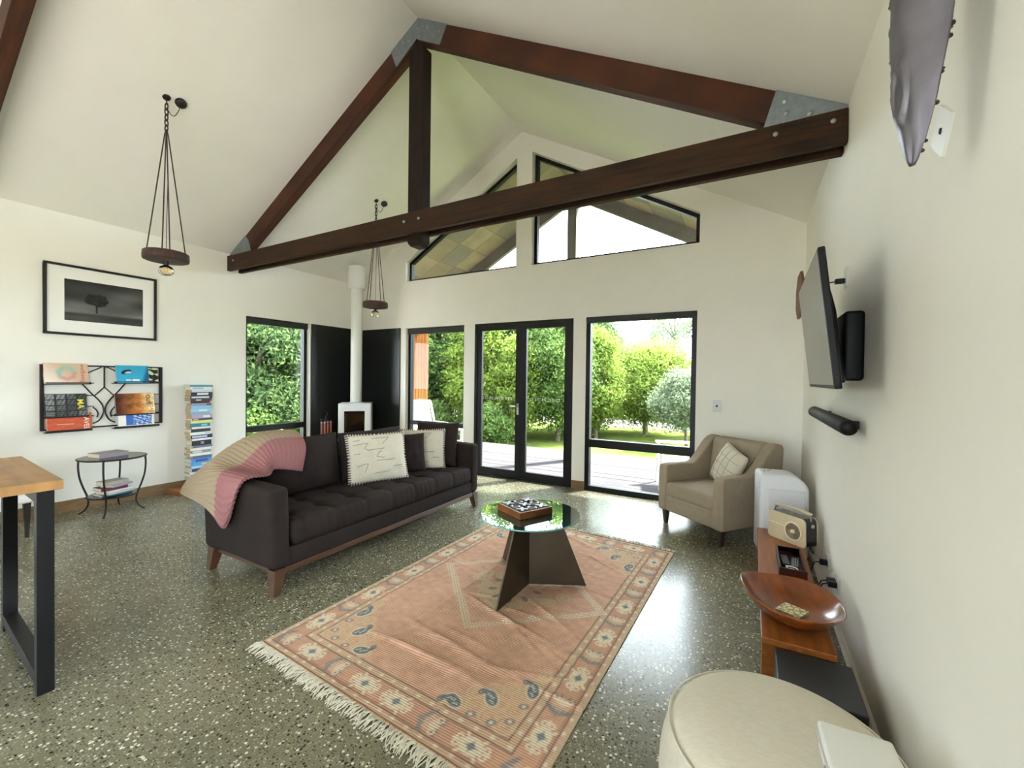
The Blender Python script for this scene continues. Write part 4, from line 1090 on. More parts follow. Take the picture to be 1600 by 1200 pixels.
# ------------------------------------------------------------------ pendant lamps
def zceil(x): return RZ-(RX-x)*SL if x < RX else RZ-(x-RX)*SR
def pendant(x, y, zdisc, cup_dy, label, rz):
    zc = zceil(x)
    t = thing('pendant_lamp', label, 'pendant lamp', (x, y, zdisc), 0, 'iron pendant lamps')
    up = zc-zdisc; tilt = Matrix.Rotation(-math.atan(SL), 3, 'Y')
    MB().lathe([(.028, .0), (.034, -.006), (.030, -.016), (.012, -.022), (0, -.024)], 20, (0, 0, up), tilt).build('ceiling_hook_plate', 'iron', t)
    MB().tube([(0, 0, up-.02), (0, 0, up-.05), (.012, 0, up-.062), (.0, 0, up-.075)], .005, 6).build('hook', 'iron', t)
    nl = 5; L0 = .068; z_ = up-.062
    for k in range(nl):
        pts = [((.016*math.cos(a)), 0, -L0/2+.004+(.5*L0)*math.sin(a)) for a in [i*2*math.pi/16 for i in range(16)]]
        mm = Matrix.Rotation(R(90*(k % 2)+20), 3, 'Z')
        MB().tube([mm @ Vector(p)+Vector((0, 0, z_)) for p in pts], .0055, 6, close=True).build('chain_link', 'iron', t)
        z_ -= L0-.016
    zt = z_+.006
    for k in range(4):
        a = R(45+90*k)+rz
        MB().tube([(.004*math.cos(a), .004*math.sin(a), zt), (.014*math.cos(a), .014*math.sin(a), zt-.05), (.150*math.cos(a), .150*math.sin(a), .045)], .0055, 6).build('rod', 'iron_rust', t)
    MB().tube([(0, 0, zt+.01), (.010, .008, zt*.6), (-.004, .006, zt*.3), (0, 0, .03)], .003, 6).build('flex', 'cord_black', t)
    d = MB().lathe([(0, -.030), (.05, -.034), (.165, -.034), (.180, -.028), (.183, .0), (.180, .044), (.172, .050), (.150, .050), (.145, .02), (0, .02)], 48).build('disc', 'iron_rust', t)
    MB().lathe([(.024, -.034), (.024, -.06), (.018, -.066)], 20).build('lamp_holder', 'iron', t)
    b = MB().lathe([(.016, -.062), (.022, -.075), (.05, -.092), (.064, -.122), (.058, -.15), (.036, -.172), (0, -.18)], 28).build('bulb', 'bulb_glass', t)
    MB().tube([(.012*math.cos(k*1.1), .012*math.sin(k*1.1), -.085-.055*abs(math.sin(k*.55))) for k in range(24)], .0022, 5).build('filament', 'bulb_amber', b)
    # ceiling rose with its drooping flex
    cx_, cy_ = .015, cup_dy; cz = zceil(x+cx_)-zdisc
    MB().lathe([(.046, .0), (.05, -.012), (.044, -.035), (.02, -.045), (0, -.046)], 24, (cx_, cy_, cz), tilt).build('ceiling_rose', 'iron', t)
    pts = []
    for k in range(11):
        f = k/10; pts.append((cx_*(1-f), cy_*(1-f), (cz-.04)*(1-f)+(up-.10)*f-.10*math.sin(math.pi*f)*(1-.2*f)))
    MB().tube(pts, .0035, 6).build('flex_loop', 'cord_black', t)
    return t
pendant(-4.965, 1.95, 2.675, .11, 'rusty iron disc pendant lamp hanging near the framed picture', R(12))
pendant(-4.985, 4.60, 2.625, .14, 'rusty iron disc pendant lamp hanging in front of the white flue', R(60))

# ------------------------------------------------------------------ wood stove in the corner
sv = thing('wood_stove', 'white freestanding wood stove with tall white flue in the black corner', 'stove', (-6.13, 5.23, 0), R(43))
MB().box(-.22, .22, -.16, .18, 0, .42).build('pedestal', 'black_panel', sv, bevel=.004)
w_, d_, z0, z1 = .27, .19, .42, 1.075
mb = MB(); mb.box(-w_, -w_+.03, -d_, d_, z0, z1).box(w_-.03, w_, -d_, d_, z0, z1).box(-w_+.03, w_-.03, -d_, d_, z1-.05, z1).box(-w_+.03, w_-.03, -d_, d_, z0, z0+.05).box(-w_+.03, w_-.03, d_-.03, d_, z0+.05, z1-.05)
mb.build('body', 'stove_white', sv, bevel=.008)
mb = MB(); fw_ = .085; ya, yb = -d_-.022, -d_
mb.box(-w_+.015, -w_+.015+fw_, ya, yb, z0+.02, z1-.02).box(w_-.015-fw_, w_-.015, ya, yb, z0+.02, z1-.02).box(-w_+.015+fw_, w_-.015-fw_, ya, yb, z1-.13, z1-.02).box(-w_+.015+fw_, w_-.015-fw_, ya, yb, z0+.02, z0+.12)
dd_ = mb.build('door', 'stove_white', sv, bevel=.004)
MB().box(-w_+.015+fw_, w_-.015-fw_, ya+.008, ya+.013, z0+.12, z1-.13).build('pane', 'stove_glass', dd_)
MB().tube([(w_-.06, ya-.02, z0+.06), (w_-.06, ya-.02, z0+.16)], .008, 8).build('handle', 'stove_white', dd_)
MB().box(-w_+.032, w_-.032, d_-.045, d_-.032, z0+.05, z1-.05).build('firebrick', 'firebrick', sv)
mb = MB().box(-w_+.032, w_-.032, -.05, d_-.05, z1-.24, z1-.20); mb.build('baffle', 'firebrick', sv)
MB().lathe([(.098, z1), (.098, 3.30)], 32).build('flue', 'flue_white', sv)
MB().lathe([(.100, z1), (.112, z1), (.112, z1+.02), (.100, z1+.02)], 32, cap=False).build('flue_collar', 'flue_white', sv)
MB().lathe([(.098, 3.10), (.145, 3.10), (.145, 3.48), (.12, 3.50)], 32).build('flue_shroud', 'flue_white', sv)
# ceiling plate lies on the sloped ceiling (stove root is turned; undo the turn)
cp = Matrix.Rotation(R(-43), 4, 'Z') @ Matrix.Translation((0, 0, zceil(-6.13)-.006)) @ Matrix.Rotation(-math.atan(SL), 4, 'Y')
MB().box(-.25, .25, -.22, .22, -.006, .004, cp).build('ceiling_plate', 'flue_white', sv)
for k, (x_, y_, z_, a_, l_, r_) in enumerate(((-.02, -.02, .525, 8, .34, .055), (.05, .05, .525, -14, .32, .05), (-.03, .02, .625, 30, .30, .058))):
    lg = thing('firewood_log', ('split firewood log lying at the front of the stove', 'split firewood log lying at the back of the stove', 'split firewood log leaning on top of the others in the stove')[k], 'log', (-6.13, 5.23, 0), R(43), 'logs in the stove')
    mm = Matrix.Translation((x_, y_, z_)) @ Matrix.Rotation(R(a_), 4, 'Z') @ Matrix.Rotation(R(90 if k < 2 else 68), 4, 'Y')
    mb = MB(); mb.lathe([(r_, -l_/2), (r_*1.04, 0), (r_*.97, l_/2)], 12); mb.v = [tuple(mm @ Vector(q)) for q in mb.v]; mb.build('bark', 'log_bark', lg)
    for s_ in (-1, 1):
        mb = MB(); mb.lathe([(0, s_*(l_/2+.001)), (r_*.93, s_*(l_/2+.001))], 12); mb.v = [tuple(mm @ Vector(q)) for q in mb.v]; mb.build('cut_end', 'log_cut', lg)
# fire tools
ft = thing('fire_tool_set', 'set of hanging fireplace tools with copper handles against the black panel', 'fireplace tools', (-6.36, 4.78, 0))
MB().lathe([(0, 0), (.10, 0), (.10, .012), (.02, .02), (0, .02)], 24).build('base', 'iron', ft)
MB().tube([(0, 0, .01), (0, 0, .84), (0, .012, .87), (0, .035, .875), (0, .04, .90), (0, .02, .93)], .008, 8).build('stand', 'iron', ft)
MB().box(-.006, .006, -.10, .10, .80, .812).build('cross_bar', 'iron', ft)
for k in range(4):
    y_ = -.09+.06*k
    tl = MB().tube([(.02, y_, .80), (.03, y_, .775)], .004, 6).build('tool', 'iron', ft)
    MB().lathe([(.010, 0), (.017, .02), (.017, .25), (.010, .27)], 12, (.03, y_, .50)).build('handle', 'copper_handle', tl)
    MB().lathe([(.017, 0), (.019, .0), (.019, .02), (.017, .02)], 12, (.03, y_, .50)).build('ferrule', 'pewter', tl)
    MB().lathe([(.017, 0), (.019, .0), (.019, .02), (.017, .02)], 12, (.03, y_, .745)).build('ferrule', 'pewter', tl)
    MB().tube([(.03, y_, .50), (.03, y_, .14)], .005, 6).build('shaft', 'iron', tl)
    if k == 1: MB().box(.026, .034, y_-.028, y_+.028, .06, .15).build('shovel', 'iron', tl)
    elif k == 2: MB().lathe([(.012, .05), (.026, .06), (.02, .15), (.006, .16)], 10, (.03, y_, 0)).build('brush', 'iron', tl)

# ------------------------------------------------------------------ framed picture
wm = Matrix(((0, 0, 1), (1, 0, 0), (0, 1, 0)))      # local x -> +Y, local y -> +Z, local z -> +X (out of the left wall)
def on_left_wall(o, x, y, z, tilt=0.):
    s_, c_ = math.sin(tilt), math.cos(tilt)
    m_ = Matrix(((0, -s_, c_), (1, 0, 0), (0, c_, s_)))
    o.rotation_euler = m_.to_euler(); o.location = (x, y, z); return o
pc = thing('framed_picture', 'black framed dark photograph of a lone tree on the white wall', 'picture'); on_left_wall(pc, XL+.001, 1.994, 2.355)
hw_, hh_ = .495, .389
mb = MB(); t_ = .026
mb.box(-hw_, hw_, -hh_, -hh_+t_, 0, .032).box(-hw_, hw_, hh_-t_, hh_, 0, .032).box(-hw_, -hw_+t_, -hh_+t_, hh_-t_, 0, .032).box(hw_-t_, hw_, -hh_+t_, hh_-t_, 0, .032)
mb.build('frame', 'picture_frame', pc, bevel=.002, seg=1)
MB().box(-hw_+t_, hw_-t_, -hh_+t_, hh_-t_, 0, .014).build('mat_board', 'mat_board', pc)
attr_mat('print', .6)
def print_sheet(name, x0, x1, y0, y1, z, fn, parent, n=(120, 90), mt='print'):
    mb = MB(); mb.grid(lambda u, v: Vector((x0+(x1-x0)*u, y0+(y1-y0)*v, z)), n[0], n[1], smooth=False)
    o = mb.build(name, mt, parent)
    u, v = np.meshgrid(np.linspace(0, 1, n[0]+1), np.linspace(0, 1, n[1]+1))
    c_ = fn(u, v); set_dye(o.data, np.clip(c_, 0, 1).reshape(-1, 3)); return o
def fbm(u, v, s, seed, ax=1., ay=1.):
    r2 = np.random.default_rng(seed); out = np.zeros_like(u)
    for k in range(18):
        f = s*2**r2.uniform(0, 2.5); a = r2.uniform(0, 6.28); out += np.sin(f*(ax*u*np.cos(a)+ay*v*np.sin(a))+r2.uniform(0, 6.28))*(s/f)
    return out
def L3(h): return np.array(lin(h))[None, None]
def tree_photo(u, v):
    t = np.clip((v-.25)/.75, 0, 1)
    g = .30-.12*t+.025*fbm(u, v, 5, 2, .6, 1.6)
    g = np.where(v < .20, .22+.012*fbm(u, v, 8, 4, .5, 3), g)
    g = g+.06*np.exp(-((v-.23)/.06)**2)
    d = np.hypot((u-.38)/.145, (v-.56)/.15)+.05*fbm(u, v, 30, 6)
    g = np.where((d < 1) | ((np.abs(u-.385) < .010+.02*np.clip(.42-v, 0, 1)) & (v > .23) & (v < .5)), .12+.01*fbm(u, v, 30, 7), g)
    g = np.clip(g, .05, .6)**2.2*1.25
    return np.stack([g, g*1.0, g*.97], -1)
print_sheet('print', -.333, .36, -.225, .232, .0148, tree_photo, pc)

# ------------------------------------------------------------------ wall magazine rack
rk = thing('magazine_rack', 'black wrought iron magazine rack on the white wall', 'magazine rack'); on_left_wall(rk, XL+.002, 2.012, 1.277)
ry, rzz = 2.012, 1.277
def A(y, z, n=.02): return (y-ry, z-rzz, n)
y0, y1, z0, z1 = 1.488, 2.536, .918, 1.635
for a, b_ in (((y0, z0), (y0, z1)), ((y1, z0), (y1, z1))):
    MB().box(a[0]-ry-.014, a[0]-ry+.014, z0-rzz, z1-rzz, 0, .03).build('side_bar', 'iron', rk)
for z_ in (z0+.008, z1-.008): MB().tube([A(y0, z_), A(y1, z_)], .009, 6).build('rail', 'iron', rk)
for z_ in (1.43, 1.29, 1.165, 1.055):
    for a, b_ in ((y0, 1.90), (2.08, y1)): MB().tube([A(a, z_), A(b_, z_)], .005, 6).build('cross_rod', 'iron', rk)
def curve(pts, r_=.0075):
    P = [Vector(A(*p)) for p in pts]; out = []
    n = len(P)
    for k in range(n-1):
        for f in (0, .25, .5, .75): out.append(cr(P[max(k-1, 0)], P[k], P[k+1], P[min(k+2, n-1)], f))
    out.append(P[-1]); MB().tube(out, r_, 6).build('scroll_bar', 'iron', rk)
cy_ = 1.99
MB().tube([A(cy_, 1.63), A(cy_, 1.385)], .0075, 6).build('scroll_bar', 'iron', rk)
for s_ in (-1, 1):
    MB().tube([A(cy_+s_*.015, 1.625), A(cy_+s_*.17, 1.53)], .0065, 6).build('scroll_bar', 'iron', rk)
    MB().tube([A(cy_, 1.385), A(cy_+s_*.085, 1.285)], .0065, 6).build('scroll_bar', 'iron', rk)
    curve([(cy_+s_*.20, 1.44), (cy_+s_*.12, 1.325), (cy_+s_*.05, 1.235), (cy_+s_*.012, 1.16), (cy_+s_*.010, 1.08), (cy_+s_*.045, 1.0), (cy_+s_*.10, .965)])
    curve([(cy_+s_*.10, 1.155), (cy_+s_*.07, 1.12), (cy_+s_*.055, 1.075), (cy_+s_*.065, 1.035)], .0065)
# ledges that hold the magazines
for z_, a, b_ in ((1.425, 1.50, 1.86), (1.43, 2.06, 2.50), (1.06, 1.50, 1.84), (.90, 1.50, 1.87), (1.05, 2.06, 2.50), (.895, 2.06, 2.50)):
    mb = MB(); mb.box(a-ry, b_-ry, z_-.006-rzz, z_-rzz, 0, .085).box(a-ry, b_-ry, z_-rzz, z_+.02-rzz, .082, .085); mb.build('ledge', 'iron', rk)

def rack_item(name, label, y0, y1, z0, z1, xb, tilt, thick, col, fn, cat='book', n=(90, 60)):
    t = thing(name, label, cat, group='books and magazines in the wall rack')
    on_left_wall(t, xb, (y0+y1)/2, z0, tilt)
    w, h = y1-y0, (z1-z0)/math.cos(tilt)
    key = 'cover_'+col
    if key not in M: mat(key, col, .5)
    mb = MB().box(-w/2, w/2, 0, h, -.0015, 0).box(-w/2, w/2, 0, h, -thick, -thick+.0015).box(-w/2, w/2, h-.002, h, -thick+.0015, -.0015)
    mb.build('cover', key, t)
    MB().box(-w/2+.003, w/2-.003, .002, h-.004, -thick+.0016, -.0016).build('pages', 'paper', t)
    print_sheet('cover_print', -w/2+.001, w/2-.001, .001, h-.001, .0004, fn, t, n)
    return t, w, h
mat('ink_rust', 'b0553f', .6); mat('ink_yellow', 'e2d54a', .6); mat('ink_white', 'f0ece4', .6); mat('ink_black', '1c1512', .6); mat('ink_pale', 'd9b98b', .6)
def TX(t, txt, size, m, x, y, rot=-90, bold=0.):
    return text_obj(txt, size, m, t, Matrix.Translation((x, y, .0012)) @ Matrix.Rotation(R(rot), 4, 'Z'), bold=bold, depth=.0003)
def f_well(u, v):
    c = L3('d9b9a0')*(1-u[..., None]*.15)+0
    k = np.clip(1.1-(u*1.3+v*.9), 0, 1)[..., None]; c = c*(1-k)+L3('f2e6dd')*k
    r_ = np.hypot((u-.50)*1.6, v-.50); a = np.arctan2(v-.5, (u-.5)*1.6)
    w = np.exp(-((r_-.28-.02*np.sin(7*a))/.10)**2)[..., None]
    tint = np.where((a > .2)[..., None] & (a < 2.8)[..., None], L3('7fbfae'), np.where((np.abs(a) > 2.4)[..., None], L3('86b8b0'), L3('c98b88')))
    return c*(1-w*.8)+tint*w*.8
t, w, h = rack_item('book', 'pale pink wellbeing book with a wreath on its cover, in the wall rack', 1.493, 1.842, 1.432, 1.652, XL+.088, R(14), .03, 'd8b8a2', f_well)
TX(t, 'wellbeing', .056, 'ink_rust', w/2-.045, h/2)
def f_whale(u, v):
    c = L3('2f9dc4')*(1-.2*v[..., None])+L3('58b9d2')*.15
    k = np.clip((u-.82)*9-(v-.5)*2, 0, 1)[..., None]; c = c*(1-k)+L3('1d5f86')*k
    d = np.hypot((u-.30)/.16, (v-.62-.35*(u-.3))/.13); d2 = np.hypot((u-.36)/.14, (v-.55-.35*(u-.3))/.09)
    k = ((d < 1) & (d2 > .9))[..., None]; c = np.where(k, L3('1d2b3a'), c)
    k = ((np.hypot((u-.36)/.10, (v-.60)/.05) < 1) & (d2 < .9))[..., None]; c = np.where(k, L3('d8d4d0'), c)
    return c
t, w, h = rack_item('magazine', 'black and pale green patterned magazine behind the blue whale book', 2.13, 2.50, 1.432, 1.635, XL+.055, R(9), .012, '20221f', lambda u, v: np.where((fbm(u, v, 14, 31) > .25)[..., None], L3('d3d9b4'), L3('1c2220')), 'magazine')
t, w, h = rack_item('book', 'bright blue paperback with a whale drawing, in the wall rack', 2.085, 2.395, 1.436, 1.645, XL+.088, R(12), .028, '2f9dc4', f_whale)
MB().box(-.07, -.02, .024, .040, .0006, .001).build('printed_line', 'ink_white', t); MB().box(-.01, .06, .022, .044, .0006, .001).build('printed_line', 'ink_white', t)
def f_grid(u, v):
    c = np.zeros(u.shape+(3,))+L3('2b2d31')
    fu, fv = (u*.98*4) % 1, (v*4) % 1
    inside_ = ((fu > .10) & (fu < .90) & (fv > .10) & (fv < .90))
    cell = (np.floor(u*.98*4)*5+np.floor(v*4)*3)
    g = .30+.12*np.sin(cell*2.3)+.05*fbm(u, v, 60, 12)
    c = np.where(inside_[..., None], np.stack([np.clip(g, .08, .75)**1.8]*3, -1), c); return c
t, w, h = rack_item('travel_book', 'orange travel book hanging below the dark photo grid magazine', 1.515, 1.868, .902, 1.10, XL+.078, R(6), .03, 'c55a3c', lambda u, v: np.zeros(u.shape+(3,))+L3('c55a3c')*(1+.05*fbm(u, v, 20, 3))[..., None])
TX(t, 'TRAVEL', .062, 'ink_white', w/2-.045, h/2+.015); MB().box(-.10, .03, h/2-.022, h/2-.018, .0006, .001).build('printed_line', 'ink_white', t)
t, w, h = rack_item('magazine', 'dark magazine with a grid of small grey photos, in the wall rack', 1.493, 1.828, 1.067, 1.315, XL+.097, R(12), .014, '2b2d31', f_grid, 'magazine')
TX(t, 'MA', .075, 'ink_yellow', w/2-.055, h/2+.01, -90, .001)
def f_fire(u, v):
    k = np.clip(u*1.25-.1, 0, 1)[..., None]
    c = L3('4a1d16')*(1-k)+L3('d98a3a')*k; k2 = np.clip((u-.6)*2.6, 0, 1)[..., None]; c = c*(1-k2)+L3('f0d6a0')*k2
    w_ = np.exp(-((u-.52+.08*fbm(u, v, 9, 2))/.05)**2)*(v > .2)
    c = c*(1-.5*np.clip(w_, 0, 1)[..., None])+L3('5a2716')*.5*np.clip(w_, 0, 1)[..., None]
    return c*(1+.12*fbm(u, v, 12, 9))[..., None]
t, w, h = rack_item('book', 'white book with a blue panel below the fiery orange book in the rack', 2.10, 2.45, .902, 1.075, XL+.082, R(6), .026, 'dcdad6',
    lambda u, v: np.where(((u > .20) & (u < .93) & (v > .10) & (v < .9))[..., None], np.where(((fbm(u, v, 30, 21) > .55) & (u > .4))[..., None], L3('c9d6ea'), L3('3f6cb8')), L3('ece9e4')))
t, w, h = rack_item('book', 'fiery orange book with dark rotated lettering, in the wall rack', 2.075, 2.452, 1.058, 1.305, XL+.097, R(12), .026, '5a2418', f_fire)
TX(t, 'OUT', .058, 'ink_black', w/2-.065, h/2+.045, -90, .001); TX(t, 'ROAD', .05, 'ink_rust', w/2-.035, h/2-.055, -90)

# ------------------------------------------------------------------ books
def ordinal(k): return ['topmost', 'second', 'third', 'fourth', 'fifth', 'sixth', 'seventh', 'eighth', 'ninth', 'tenth', 'eleventh', 'twelfth', 'thirteenth', 'fourteenth', 'fifteenth', 'sixteenth', 'seventeenth', 'eighteenth', 'nineteenth', 'twentieth', 'twenty-first', 'twenty-second', 'twenty-third', 'twenty-fourth', 'twenty-fifth', 'twenty-sixth', 'twenty-seventh', 'twenty-eighth', 'twenty-ninth', 'thirtieth', 'thirty-first', 'thirty-second', 'thirty-third', 'thirty-fourth'][k]
def book(label, w, l, t, loc, yaw, col, band=None, pages='paper', group=None, over=.003, rough=.45):
    """lies flat: spine on local +X, length along local Y"""
    o = thing('book', label, 'book', loc, yaw, group)
    key = 'cover_'+col
    if key not in M: mat(key, col, rough)
    b = .0022
    MB().box(-w/2, w/2, -l/2, l/2, 0, b).box(-w/2, w/2, -l/2, l/2, t-b, t).box(w/2-b, w/2, -l/2, l/2, b, t-b).build('cover', key, o)
    MB().box(-w/2+over, w/2-b, -l/2+over, l/2-over, b, t-b).build('pages', pages, o)
    if band:
        k2 = 'cover_'+band[0]
        if k2 not in M: mat(k2, band[0], .5)
        MB().box(w/2-.0005, w/2+.0006, -l/2+l*band[1], -l/2+l*band[2], t*.22, t*.78).build('title_band', k2, o)
    return o
# tower of books on a timber base
bs = thing('book_stand', 'slim vertical book stand with timber base by the white wall', 'book stand', (-6.50, 2.93, 0))
MB().prism([(-.11, -.33), (.18, -.30), (.27, -.12), (.25, .12), (-.11, .12)], 2, 0, .05).build('base', mat('base_wood', '9a6234', .4, noise=.25, nscale=5), bs, bevel=.006)
MB().box(-.112, -.104, -.04, .04, .05, 1.40).build('spine_plate', 'black_steel', bs)
tower = [('teal', '4f8f9d', .022, None), ('white', 'dfe2e6', .030, ('a9b4c8', .1, .6)), ('pale grey', 'cfd3dc', .028, None), ('navy', '23263a', .040, ('e6e6e6', .28, .8)), ('black', '2a2c33', .034, ('cfd9dd', .05, .85)), ('plum', '4b3038', .026, ('d8c8bd', .25, .5)),
         ('dark brown', '3d2a2a', .024, None), ('lavender', '8f93ad', .030, ('6b2c40', .75, .98)), ('sky blue', '86bfe0', .036, None), ('pale blue', '9fc6d8', .028, ('e8ebe8', .4, .8)), ('blue grey', '8fa9c4', .034, None), ('lilac', 'b9a0bd', .040, ('dfe2f0', .55, .9)),
         ('charcoal', '41434a', .022, ('c4b48e', .05, .3)), ('pale yellow', 'dfe08a', .034, None), ('teal', '2f7f95', .040, ('8fc3cf', .55, .85)), ('white', 'e8e6de', .022, None), ('dark plum', '3a2f3d', .036, None), ('white', 'e4ede4', .032, ('a8d4dc', .72, .98)), ('navy', '2b2f47', .040, ('c3bfe0', .05, .75)),
         ('white', 'eceae4', .022, None), ('black', '1d1f2b', .055, ('8a8fa0', .45, .62)), ('slate', '6f7686', .026, None), ('white', 'e9e5da', .030, None), ('grey', '8d949b', .030, ('d9d5c9', .0, .5)), ('white', 'e6e6e6', .028, None), ('slate blue', '5c6485', .034, None), ('bright blue', '4f93d6', .045, ('2b4f9a', .2, .8)), ('blue', '5b9fd0', .036, ('d9c8a0', .5, .9)),
         ('pale blue', 'a9cfe4', .026, None), ('navy', '39466b', .036, None), ('white', 'dfe3ea', .028, None), ('indigo', '5d5f86', .032, ('a9a5c4', .1, .8)), ('aqua', '5fb4cf', .032, ('d8e8d8', .5, .95)), ('white', 'efece6', .075, ('8a8f98', .2, .45))]
tot = sum(q[2] for q in tower); sc_ = (1.405-.05)/tot
zz = 1.405
for k, (cn, hx, th, bd) in enumerate(tower):
    th *= sc_; zz -= th
    l = rnd.uniform(.225, .262); w = rnd.uniform(.15, .175)
    if k == 0: l, w = .27, .185
    book('%s book, %s of the tall book tower' % (cn, ('topmost' if k == 0 else ordinal(k)+' from the top')), w, l, th-.0006, (-6.428-w/2+rnd.uniform(-.010, .008), 2.925+rnd.uniform(-.010, .010), zz), R(rnd.uniform(-3, 3)), hx, bd, 'paper_old' if rnd.random() < .75 else 'paper', 'books in the tall tower')

# ------------------------------------------------------------------ round glass side table with books
stb = thing('side_table', 'round glass side table with curved black iron legs under the rack', 'side table', (-6.21, 1.945, 0))
MB().tube([(.285*math.cos(k*math.pi/24), .285*math.sin(k*math.pi/24), .612) for k in range(48)], .009, 8, close=True).build('top_ring', 'iron', stb)
MB().lathe([(0, .614), (.282, .614), (.285, .618), (.282, .622), (0, .622)], 48, smooth=False).build('glass_top', 'clear_glass', stb)
MB().tube([(.212*math.cos(k*math.pi/24), .212*math.sin(k*math.pi/24), .190) for k in range(48)], .008, 8, close=True).build('shelf_ring', 'iron', stb)
MB().lathe([(0, .191), (.210, .191), (.212, .195), (.210, .199), (0, .199)], 48, smooth=False).build('glass_shelf', 'clear_glass', stb)
for an in (-125, -32, 55, 150):
    a = R(an); pts = []
    for r_, z_ in ((.285, .615), (.290, .52), (.278, .40), (.248, .29), (.216, .195), (.205, .12), (.222, .06), (.262, .018), (.285, .006)): pts.append(Vector((r_*math.cos(a), r_*math.sin(a), z_)))
    out = []
    for k in range(len(pts)-1):
        for f in (0, .33, .66): out.append(cr(pts[max(k-1, 0)], pts[k], pts[k+1], pts[min(k+2, len(pts)-1)], f))
    out.append(pts[-1]); MB().tube(out, .0095, 8).build('leg', 'iron', stb)
book('thick grey brown hardback book lying on the glass side table top', .20, .27, .045, (-6.25, 1.92, .6225), R(12), '8b8087', None, 'paper', 'books on the side table')
sx_, sy_, z_ = -6.20, 1.945, .1995
for lab, w, l, t, dx, dy, yw, hx in (('teal large book at the bottom of the side table shelf', .19, .27, .022, -.01, 0, 6, '3f6b70'), ('pale grey magazine above the teal book on the side table shelf', .19, .26, .018, .02, .015, 18, 'b9bfc4'), ('white glossy magazine on the side table shelf under the dark red book', .18, .27, .016, .0, .01, 24, 'dcdcd8'),
                                 ('dark red hardback book on the side table shelf', .17, .24, .032, -.01, -.02, 8, '6a1f2e'), ('lavender paperback above the dark red book on the side table shelf', .16, .22, .022, .0, .03, 26, '9a94ad'), ('beige hardback book topmost on the side table shelf', .16, .22, .04, -.005, -.005, 14, 'a8a294')):
    book(lab, w, l, t, (sx_+dx, sy_+dy, z_), R(yw), hx, None, 'paper', 'books on the side table'); z_ += t+.0008

# ------------------------------------------------------------------ television, soundbar, switches on the right and back walls
tvt = R(6.7)
def right_wall_frame(o, loc, tilt=0., yaw=0.):
    s_, c_ = math.sin(tilt), math.cos(tilt)
    m_ = Matrix(((0, -s_, -c_), (-1, 0, 0), (0, c_, -s_)))
    o.rotation_euler = (Matrix.Rotation(yaw, 3, 'Z') @ m_).to_euler(); o.location = loc; return o
tv = thing('television', 'large flat television tilted down from its wall bracket', 'television'); right_wall_frame(tv, (.286, 2.815, 1.83), tvt, R(-1.0))
tw, th_ = .545, .312
MB().box(-tw, tw, -th_, th_, -.028, 0).build('case', 'tv_black', tv, bevel=.006)
MB().box(-tw+.012, tw-.012, -th_+.018, th_-.012, 0, .0012).build('screen', 'tv_screen', tv)
MB().prism([(-.40, -.29), (.40, -.29), (.38, .05), (.30, .16), (-.30, .16), (-.38, .05)], 2, -.062, -.028).build('rear_housing', 'tv_black', tv, bevel=.012)
mb = MB().box(-.20, .20, -.20, .10, -.075, -.062); mb.build('bracket_plate', 'tv_mount', tv)
br = thing('wall_bracket', 'black articulated wall bracket behind the television', 'bracket', (XR, 2.95, 1.76))
o = MB(); rbox(o, (-.045, 0, -.02), (.088, .40, .36), .02, (2, 4, 4)); weld(o.build('bracket_box', 'tv_mount', br))
for s_ in (-1, 1): MB().box(-.17, -.06, s_*.10-.02, s_*.10+.02, -.05, .05).build('bracket_arm', 'tv_mount', br)
pl = thing('power_outlet', 'white wall outlet with black plug above the television bracket', 'outlet', (XR, 3.285, 2.195))
MB().box(-.010, 0, -.045, .045, -.06, .06).build('plate', 'switch_plate', pl, bevel=.002)
MB().cbox((-.035, 0, -.02), (.05, .035, .03)).build('plug', 'dark_plastic', pl, bevel=.004)
MB().tube([(-.06, 0, -.02), (-.10, -.02, -.03), (-.12, -.06, -.10), (-.10, -.12, -.22), (-.08, -.14, -.28)], .004, 6).build('cable', 'cord_black', pl)
sb = thing('soundbar', 'dark grey tubular soundbar mounted below the television', 'soundbar', (.425, 3.32, 1.325))
mxx = Matrix.Rotation(R(90), 3, 'X')
MB().lathe([(.0, -.655), (.036, -.655), (.040, -.650), (.040, .650), (.036, .655), (0, .655)], 32, (0, 0, 0), mxx).build('body', 'soundbar', sb)
MB().lathe([(0, .656), (.034, .656), (.034, .658), (0, .658)], 32, (0, 0, 0), mxx).build('end_cap', 'tv_black', sb)
for y_ in (-.45, .45): MB().box(.02, XR-.425, y_-.03, y_+.03, -.02, .02).build('bracket', 'tv_mount', sb)
MB().cbox((-.040, -.0, .0), (.002, .03, .006)).build('logo_plate', 'button_grey', sb)
wp = thing('wooden_wall_disc', 'brown octagonal wooden wall plaque between the television and the corner', 'wall decoration', (.405, 5.08, 2.405))
MB().prism([(.34*math.cos(R(22.5+45*k))*.95, .235*math.sin(R(22.5+45*k))) for k in range(8)], 0, -.012, .012).build('plaque', 'wood_wall_piece', wp, bevel=.004)
MB().cbox((.053, 0, 0), (.084, .06, .06)).build('standoff', 'tv_mount', wp)
sw2 = thing('light_switch', 'white light switch plate beside the tall window', 'light switch', (-.358, YB, 1.245))
MB().box(-.042, .042, -.010, 0, -.072, .072).build('plate', 'switch_plate', sw2, bevel=.003)
MB().box(-.010, .010, -.014, -.010, -.010, .016).build('rocker', 'dark_plastic', sw2)
